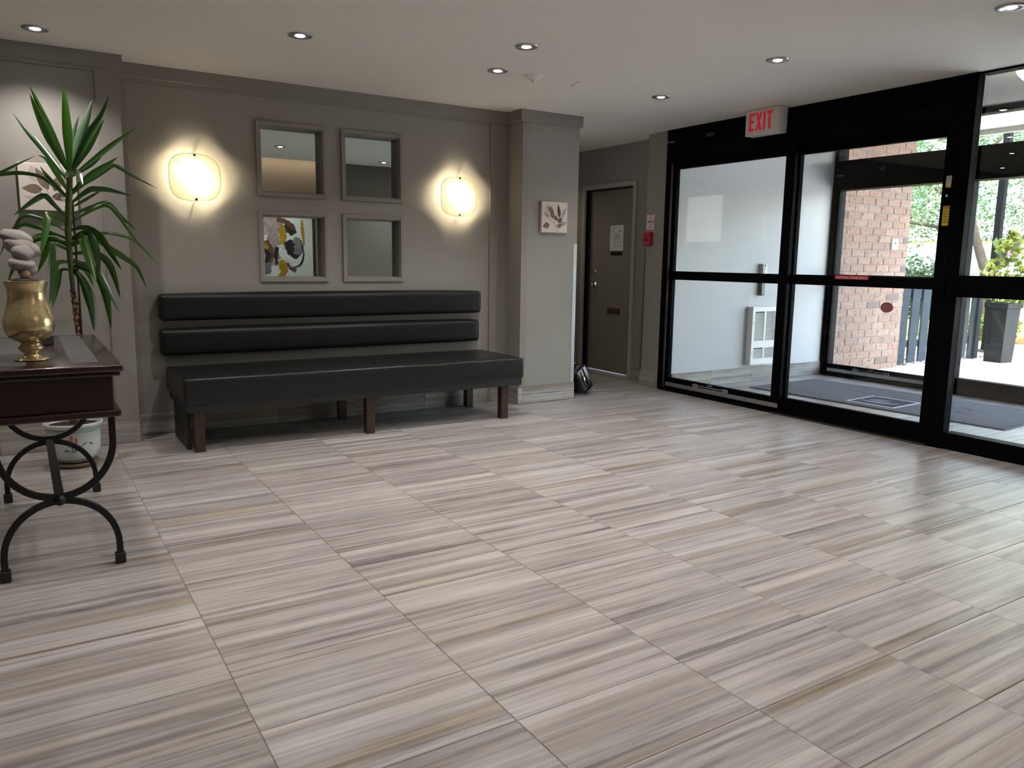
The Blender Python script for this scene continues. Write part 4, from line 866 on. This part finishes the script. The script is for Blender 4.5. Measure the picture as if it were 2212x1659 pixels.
# dome ceiling light
dm=thing('dome_ceiling_light','glowing cream dome light on the vestibule ceiling','light',(6.45,3.05,TZ))
obj('pan',MB().lathe([(.0005,-.012),(.15,-.012),(.16,-.004),(.16,0)],(6.45,3.05,TZ),32),brass,dm)
obj('glass_bowl',MB().lathe([(.0005,-.115),(.05,-.110),(.10,-.088),(.135,-.05),(.15,-.012)],(6.45,3.05,TZ),36),emis('dome_glow',(1,.78,.40),1.6),dm)
l_=lamp('POINT','dome_lamp',(0,0,-.2),DOME_W,(1,.82,.55),shadow_soft_size=.12); l_.parent=dm
# red oval on the outer door
ov=thing('oval_sticker','red oval sticker on the outer sliding door glass','sticker',(XO-.004,4.89,.80)); vs=[(XO-.0045,4.89+.072*math.cos(2*PI*i/36),.80+.055*math.sin(2*PI*i/36)) for i in range(36)]
obj('disc',MB().prism(vs,(-.0012,0,0)),plain('dull_red',(.55,.13,.13),.5),ov); obj('print',MB().box(XO-.0064,XO-.0058,4.845,4.935,.79,.80).box(XO-.0064,XO-.0058,4.855,4.925,.812,.818),plain('pink_print',(.5,.2,.19),.6),ov,'stuff')

# ================================================================== OUTSIDE
conc=plain('pale_concrete',(.62,.60,.56),.9,bump=.4,bscale=40,var=.08,vscale=3)
struct('ground',MB().box(7.80,16,-8,5.66,-.2,-.012),conc)
struct('lawn',MB().box(7.8,60,5.62,40,-.25,-.05),plain('sunlit_grass',(.14,.20,.03),.95,bump=1,bscale=60,var=.35,vscale=8))
struct('road',MB().box(16,60,-30,5.62,-.3,-.06),plain('asphalt',(.25,.25,.25),.95,var=.1,vscale=5))
# brick pier: every brick its own object
BY=5.60; BL,BH=.247,.085
bw=struct('wall_brick',MB().box(7.82,9.172,BY+.0045,BY+.30,-.1,2.80),plain('mortar',(.20,.185,.172),.95,bump=.5,bscale=120))
brick_m=rand_mat('tan_brick',[(.2131,.1320,.0983),(.2441,.1529,.1161),(.2278,.1487,.1185),(.2604,.1779,.1411),(.1993,.1295,.1033)],.9,.6,60,(.1302,.0752,.0500)); brick_d=rand_mat('grey_brick',[(.1139,.0835,.0766),(.1383,.1002,.0806)],.9,.6,60)
def brick_mesh(w,name):
    mb=MB(); c_=.004; a,b,h=w/2-.005,.06,BH/2-.005
    lo=[(-a,0,-h),(a,0,-h),(a,0,h),(-a,0,h)]; f=[(-a,-.001,-h),(a,-.001,-h),(a,-.001,h),(-a,-.001,h)]; hi=[(-a+c_,-.006,-h+c_),(a-c_,-.006,-h+c_),(a-c_,-.006,h-c_),(-a+c_,-.006,h-c_)]; bk=[(-a,b,-h),(a,b,-h),(a,b,h),(-a,b,h)]
    fs=[(8,9,10,11)]
    for q in (0,4): fs+=[(q+i,q+(i+1)%4,q+4+(i+1)%4,q+4+i) for i in range(4)]
    fs+=[(12+i,12+(i+1)%4,(i+1)%4,i) for i in range(4)]
    mb.add(bk and lo+f+hi+bk,fs); me=mb.mesh(name); me.materials.append(brick_m); return me
bms={}
for r in range(33):
    x=7.84-(.5*BL if r%2 else 0); z=.03+BH*r-BH*.5+.02
    if z>2.78: break
    while x<9.17:
        w=min(BL,9.178-x); x0=max(x,7.84); w=min(x+BL,9.178)-x0
        if w>.04:
            k=round(w,3)
            if k not in bms: bms[k]=brick_mesh(k,'brick')
            o=bpy.data.objects.new('brick',bms[k]); col.objects.link(o); o.parent=bw; o.location=(x0+w/2,BY+.006-random.uniform(0,.004),z)
            if random.random()<.06: o.material_slots[0].link='OBJECT'; o.material_slots[0].material=brick_d
        x+=BL
ap=thing('wall_plaque','small white plate with a dark emblem on the brick wall','plate',(8.885,BY,1.485)); obj('plate',MB().box(8.825,8.945,BY-.022,BY+.002,1.42,1.55),white_p,ap,bevel=.008,seg=3); obj('emblem',MB().ball((8.885,BY-.023,1.50),(.016,.002,.016),14,8),ink,ap)
# canopy over the entrance
cn=thing('trim_11',None,None,(8.7,2,2.8),kind='structure'); obj('soffit',MB().box(7.86,9.55,-3,5.55,2.80,2.84),plain('white_soffit',(.80,.79,.75),.8),cn); obj('fascia',MB().box(9.55,9.62,-3,5.6,2.74,3.1).box(7.9,9.62,5.55,5.6,2.74,3.1),plain('grey_fascia',(.35,.35,.34),.6),cn)
# fence
slate=plain('slate_blue_board',(.028,.036,.046),.8,0,.1,bump=.3,bscale=80,var=.1,vscale=12); fn=thing('picket_fence','low slate grey board fence beside the brick wall','fence',(10.1,5.66,0))
x=9.19; k=0
while x<10.95:
    obj('board',MB().box(x,x+.168,5.62,5.645,.02+.006*(k%3),1.02),slate,fn,bevel=.003); x+=.235; k+=1
for z in (.22,.86): obj('rail',MB().box(9.19,11.02,5.645,5.685,z,z+.09),plain('dark_rail',(.03,.035,.04),.7) if z<.5 else slate,fn)
obj('post',MB().box(10.95,11.05,5.60,5.70,0,1.06),slate,fn,bevel=.004)
# planter
plm=plain('charcoal_planter',(.013,.0145,.0155),.6,0,.08,bump=.15,bscale=90); PXc,PYc=10.98,5.30
pt=thing('tall_planter','tall tapered charcoal planter with flowering vine by the fence','planter',(PXc,PYc,0))
rot=R(-6)
def sq(h,z): return [(PXc+h*(a*math.cos(rot)-b*math.sin(rot)),PYc+h*(a*math.sin(rot)+b*math.cos(rot)),z) for a,b in((-1,-1),(1,-1),(1,1),(-1,1))]
vs=sq(.118,-.012)+sq(.142,.70)+sq(.157,.71)+sq(.157,.775)+sq(.139,.775)+sq(.134,.72)
obj('tub',MB().add(vs,[(3,2,1,0)]+[(q+i,q+(i+1)%4,q+4+(i+1)%4,q+4+i) for q in(0,4,8,12,16) for i in range(4)]+[(20,21,22,23)]),plm,pt)
def leafcloud(mb,pts,n,size,rng,sq_=.5):
    for _ in range(n):
        c_,r_=rng.choice(pts); d=Vector((rng.gauss(0,1),rng.gauss(0,1),rng.gauss(0,1))); d=d.normalized()*r_*rng.random()**.45; p=Vector(c_)+d
        a=Vector((rng.gauss(0,1),rng.gauss(0,1),rng.gauss(0,.6))).normalized(); b=a.cross(Vector((rng.gauss(0,1),rng.gauss(0,1),rng.gauss(0,1)))).normalized(); s=size*rng.uniform(.6,1.3)
        mb.add([p-a*s,p+b*s*sq_,p+a*s,p-b*s*sq_],[(0,1,2,3)])
rng=random.Random(3)
vine_m=foliage_mat('vine_leaves',[(.0390,.0845,.0078),(.0910,.1300,.0130),(.1560,.1625,.0163),(.0260,.0585,.0104)],.45)
vp=[((PXc+dx,PYc+dy,z),r) for dx,dy,z,r in ((0,0,.85,.2),(.15,-.05,.9,.22),(-.2,.05,.95,.22),(.1,-.1,1.1,.2),(-.1,.1,1.15,.2),(.25,-.15,1.0,.2),(-.25,.1,1.1,.16),(.02,0,1.35,.14),(-.05,.05,1.5,.12),(.12,-.05,1.45,.14),(.3,-.2,.85,.18),(.2,-.1,1.25,.14),(.03,-.02,1.65,.08))]
mb=MB(); leafcloud(mb,vp,520,.055,rng,.55); obj('vine_leaves',mb,vine_m,pt,'stuff')
for pts in ([(0,0,.75),(.05,.02,1.1),(-.02,.0,1.45),(.05,-.03,1.75)],[(.05,0,.75),(.15,-.05,1.1),(.12,-.06,1.55)],[(-.05,.05,.75),(-.15,.06,1.05),(-.2,.1,1.25)]): obj('vine_stem',MB().tube([(PXc+a,PYc+b,c_) for a,b,c_ in pts],.006,6),plain('vine_stem_m',(.12,.11,.04),.7),pt)
pink=plain('pink_petal',(.75,.05,.20),.5); redp=plain('red_petal',(.7,.06,.06),.5)
for i,(dx,dy,z) in enumerate(((-.12,.02,1.40),(-.28,.06,1.12),(.30,-.2,1.02),(.05,-.22,.72),(.34,-.2,.78),(-.05,-.2,1.0))):
    mb=MB(); c_=Vector((PXc+dx-.12,PYc+dy-.12,z))
    for k in range(5):
        a=2*PI*k/5+i; d=Vector((math.cos(a)*.6,-.25,math.sin(a))).normalized(); s=Vector((-math.sin(a),0,math.cos(a)*.6)); mb.add([c_,c_+d*.035+s*.022,c_+d*.06,c_+d*.035-s*.022],[(0,1,2,3)])
    obj('flower',mb,pink if i%2==0 else redp,pt)
# post behind the planter
po=thing('canopy_post','slim dark grey metal post rising behind the planter','post',(12.0,5.98,-.02)); obj('shaft',MB().box(11.955,12.045,5.935,6.025,0,3.4),plain('post_grey',(.005,.005,.0055),.8,0,.05),po,bevel=.004); obj('post_foot',MB().box(11.90,12.10,5.88,6.08,-.05,.03),grey_metal,po,bevel=.003)
# trees
bark=plain('pale_brown_bark',(.0281,.0205,.0119),.9,bump=.8,bscale=40,var=.25,vscale=8)
fol=foliage_mat('locust_leaves',[(.0220,.0495,.0165),(.0358,.0770,.0248),(.0550,.1045,.0358),(.0770,.1265,.0468)],.4)
def tree(name,label,trunkp,branches,blobs,n,size,seed,fm,z0=-.05):
    t=thing(name,label,'tree',trunkp[0]); obj('trunk',MB().tube(trunkp,[.11-.012*i for i in range(len(trunkp))],10),bark,t)
    for b,r in branches: obj('branch',MB().tube(b,[r,r*.7,r*.4,r*.2][:len(b)],7),bark,t)
    mb=MB(); leafcloud(mb,blobs,n,size,random.Random(seed),.42); obj('foliage',mb,fm,t,'stuff'); return t
T=Vector((15.0,7.60,0))
rg=random.Random(11); bl=[]
for i in range(70):
    a=rg.uniform(0,2*PI); rad=rg.uniform(.4,3.2); z=rg.uniform(2.2,4.6)-.12*rad; bl.append(((T.x+rad*math.cos(a),T.y+rad*math.sin(a)+.3,z),rg.uniform(.3,.6)))
for (y,z,r) in ((7.9,1.95,.3),(8.6,2.1,.35),(9.1,2.2,.4),(8.3,2.5,.4),(9.0,2.6,.4),(7.2,2.2,.35),(6.9,2.35,.3),(7.6,1.75,.22),(9.4,1.9,.3)): bl.append(((15+rg.uniform(-.6,.6),y,z),r))
tree('locust_tree','fine leaved tree with a forked trunk behind the planter',[T+Vector((0,0,-.05)),T+Vector((.02,.0,.6)),T+Vector((0,.02,1.15)),T+Vector((0,.25,1.75)),T+Vector((.05,.5,2.4)),T+Vector((.1,.7,3.2))],
 [([T+Vector((0,.02,1.1)),T+Vector((.1,-.35,1.55)),T+Vector((.15,-.8,2.1)),T+Vector((.2,-1.4,2.9))],.085),([T+Vector((0,.3,1.8)),T+Vector((-.2,1.0,2.0)),T+Vector((-.3,1.9,2.15))],.05),([T+Vector((.0,.5,2.3)),T+Vector((-.4,1.2,2.9)),T+Vector((-.7,1.9,3.3))],.05),([T+Vector((.15,-.7,2.0)),T+Vector((-.3,-1.0,2.5)),T+Vector((-.6,-1.2,3.1))],.04),([T+Vector((0,.6,2.6)),T+Vector((.5,.4,3.4)),T+Vector((.8,0,4.1))],.05)],bl,13000,.04,5,fol)
T2=Vector((20,13.2,0)); bl=[((T2.x+rg.uniform(-2,2),T2.y+rg.uniform(-2.6,2.6),rg.uniform(2.0,5.0)),rg.uniform(.4,.8)) for _ in range(40)]
tree('locust_tree','pale leafy tree seen beyond the end of the brick wall',[T2,T2+Vector((0,0,1.5)),T2+Vector((0,.2,3)),T2+Vector((.1,.3,4.2))],[([T2+Vector((0,0,1.4)),T2+Vector((0,-.8,2.3)),T2+Vector((0,-1.6,3))],.06),([T2+Vector((0,.1,2)),T2+Vector((-.3,.9,2.8)),T2+Vector((-.4,1.7,3.3))],.06)],bl,7000,.06,8,fol)
# clipped shrub
sh=thing('clipped_shrub','rounded dark green shrub behind the board fence','shrub',(14.2,8.35,0)); mb=MB(); leafcloud(mb,[((14.2,8.35,.85),.62),((14.2,8.0,.8),.5),((14.25,8.75,.75),.5)],4200,.05,random.Random(4),.5); obj('leaves',mb,foliage_mat('shrub_leaves',[(.0108,.0300,.0090),(.0210,.0510,.0150),(.0360,.0750,.0240)],.3),sh,'stuff'); obj('shrub_stem',MB().tube([(14.2,8.35,-.05),(14.2,8.35,.8)],.04,6),bark,sh)
# border: boulder, mulch stones, low plants
setp(obj('boulder',MB().ball((14.2,6.6,.18),(.5,.42,.33),22,14,None,.35,4),plain('sandstone',(.36,.25,.12),.9,bump=.8,bscale=25,var=.3,vscale=5)),'brown boulder beside the tall planter','rock')
struct('garden_bed',MB().box(9.3,16,5.66,6.9,-.1,-.02),plain('mulch',(.20,.15,.13),.95,bump=1,bscale=60,var=.35,vscale=25))
mb=MB(); rg=random.Random(9)
for _ in range(420): mb.ball((rg.uniform(9.3,11.8),rg.uniform(5.72,6.1) if rg.random()<.7 else rg.uniform(5.72,6.1),rg.uniform(-.02,.0)),(rg.uniform(.02,.05),rg.uniform(.02,.05),rg.uniform(.012,.03)),6,4)
setp(obj('gravel',mb,plain('mauve_gravel',(.33,.27,.27),.9,var=.3,vscale=10),kind='stuff'),'loose pale gravel along the foot of the board fence','gravel')
mb=MB(); leafcloud(mb,[((11.9+i*.22,6.3+.2*(i%2),.30),.22) for i in range(7)],1500,.05,random.Random(6),.5); setp(obj('low_shrubs',mb,vine_m,kind='stuff'),'bright yellow green low planting beside the planter','plants')
# iron railing
rl=thing('iron_railing','thin black iron railing along the pavement beyond the trees','railing',(19,9,0)); ir=plain('dark_iron',(.05,.05,.055),.6)
for z in (.12,.95,1.06): obj('rail',MB().box(18.99,19.01,5.5,14,z,z+.02),ir,rl)
for i in range(72): obj('baluster',MB().box(18.994,19.006,5.56+i*.118,5.572+i*.118,.0,1.0),ir,rl)
# buildings
wm=plain('pale_render',(.82,.82,.80),.9); wn_=plain('window_teal',(.22,.30,.31),.15); lg_m=plain('ledge_grey',(.42,.43,.44),.8)
bd=thing('apartment_building','pale rendered apartment building across the street','building',(40,24,0)); FX=38.0
obj('facade',MB().box(FX,FX+8,4,52,-.2,16),wm,bd)
for z in (2.45,5.2,8.1): obj('ledge',MB().box(FX-.5,FX,4,52,z,z+.28),lg_m,bd)
for f in range(4):
    for i in range(11):
        y=6+i*4.1; z=.35+f*2.85; w_=obj('window',MB().box(FX-.08,FX,y,y+1.9,z+.2,z+1.75),wn_,bd); obj('window_bar',MB().box(FX-.12,FX-.08,y+.91,y+.99,z+.2,z+1.75),wm,w_)
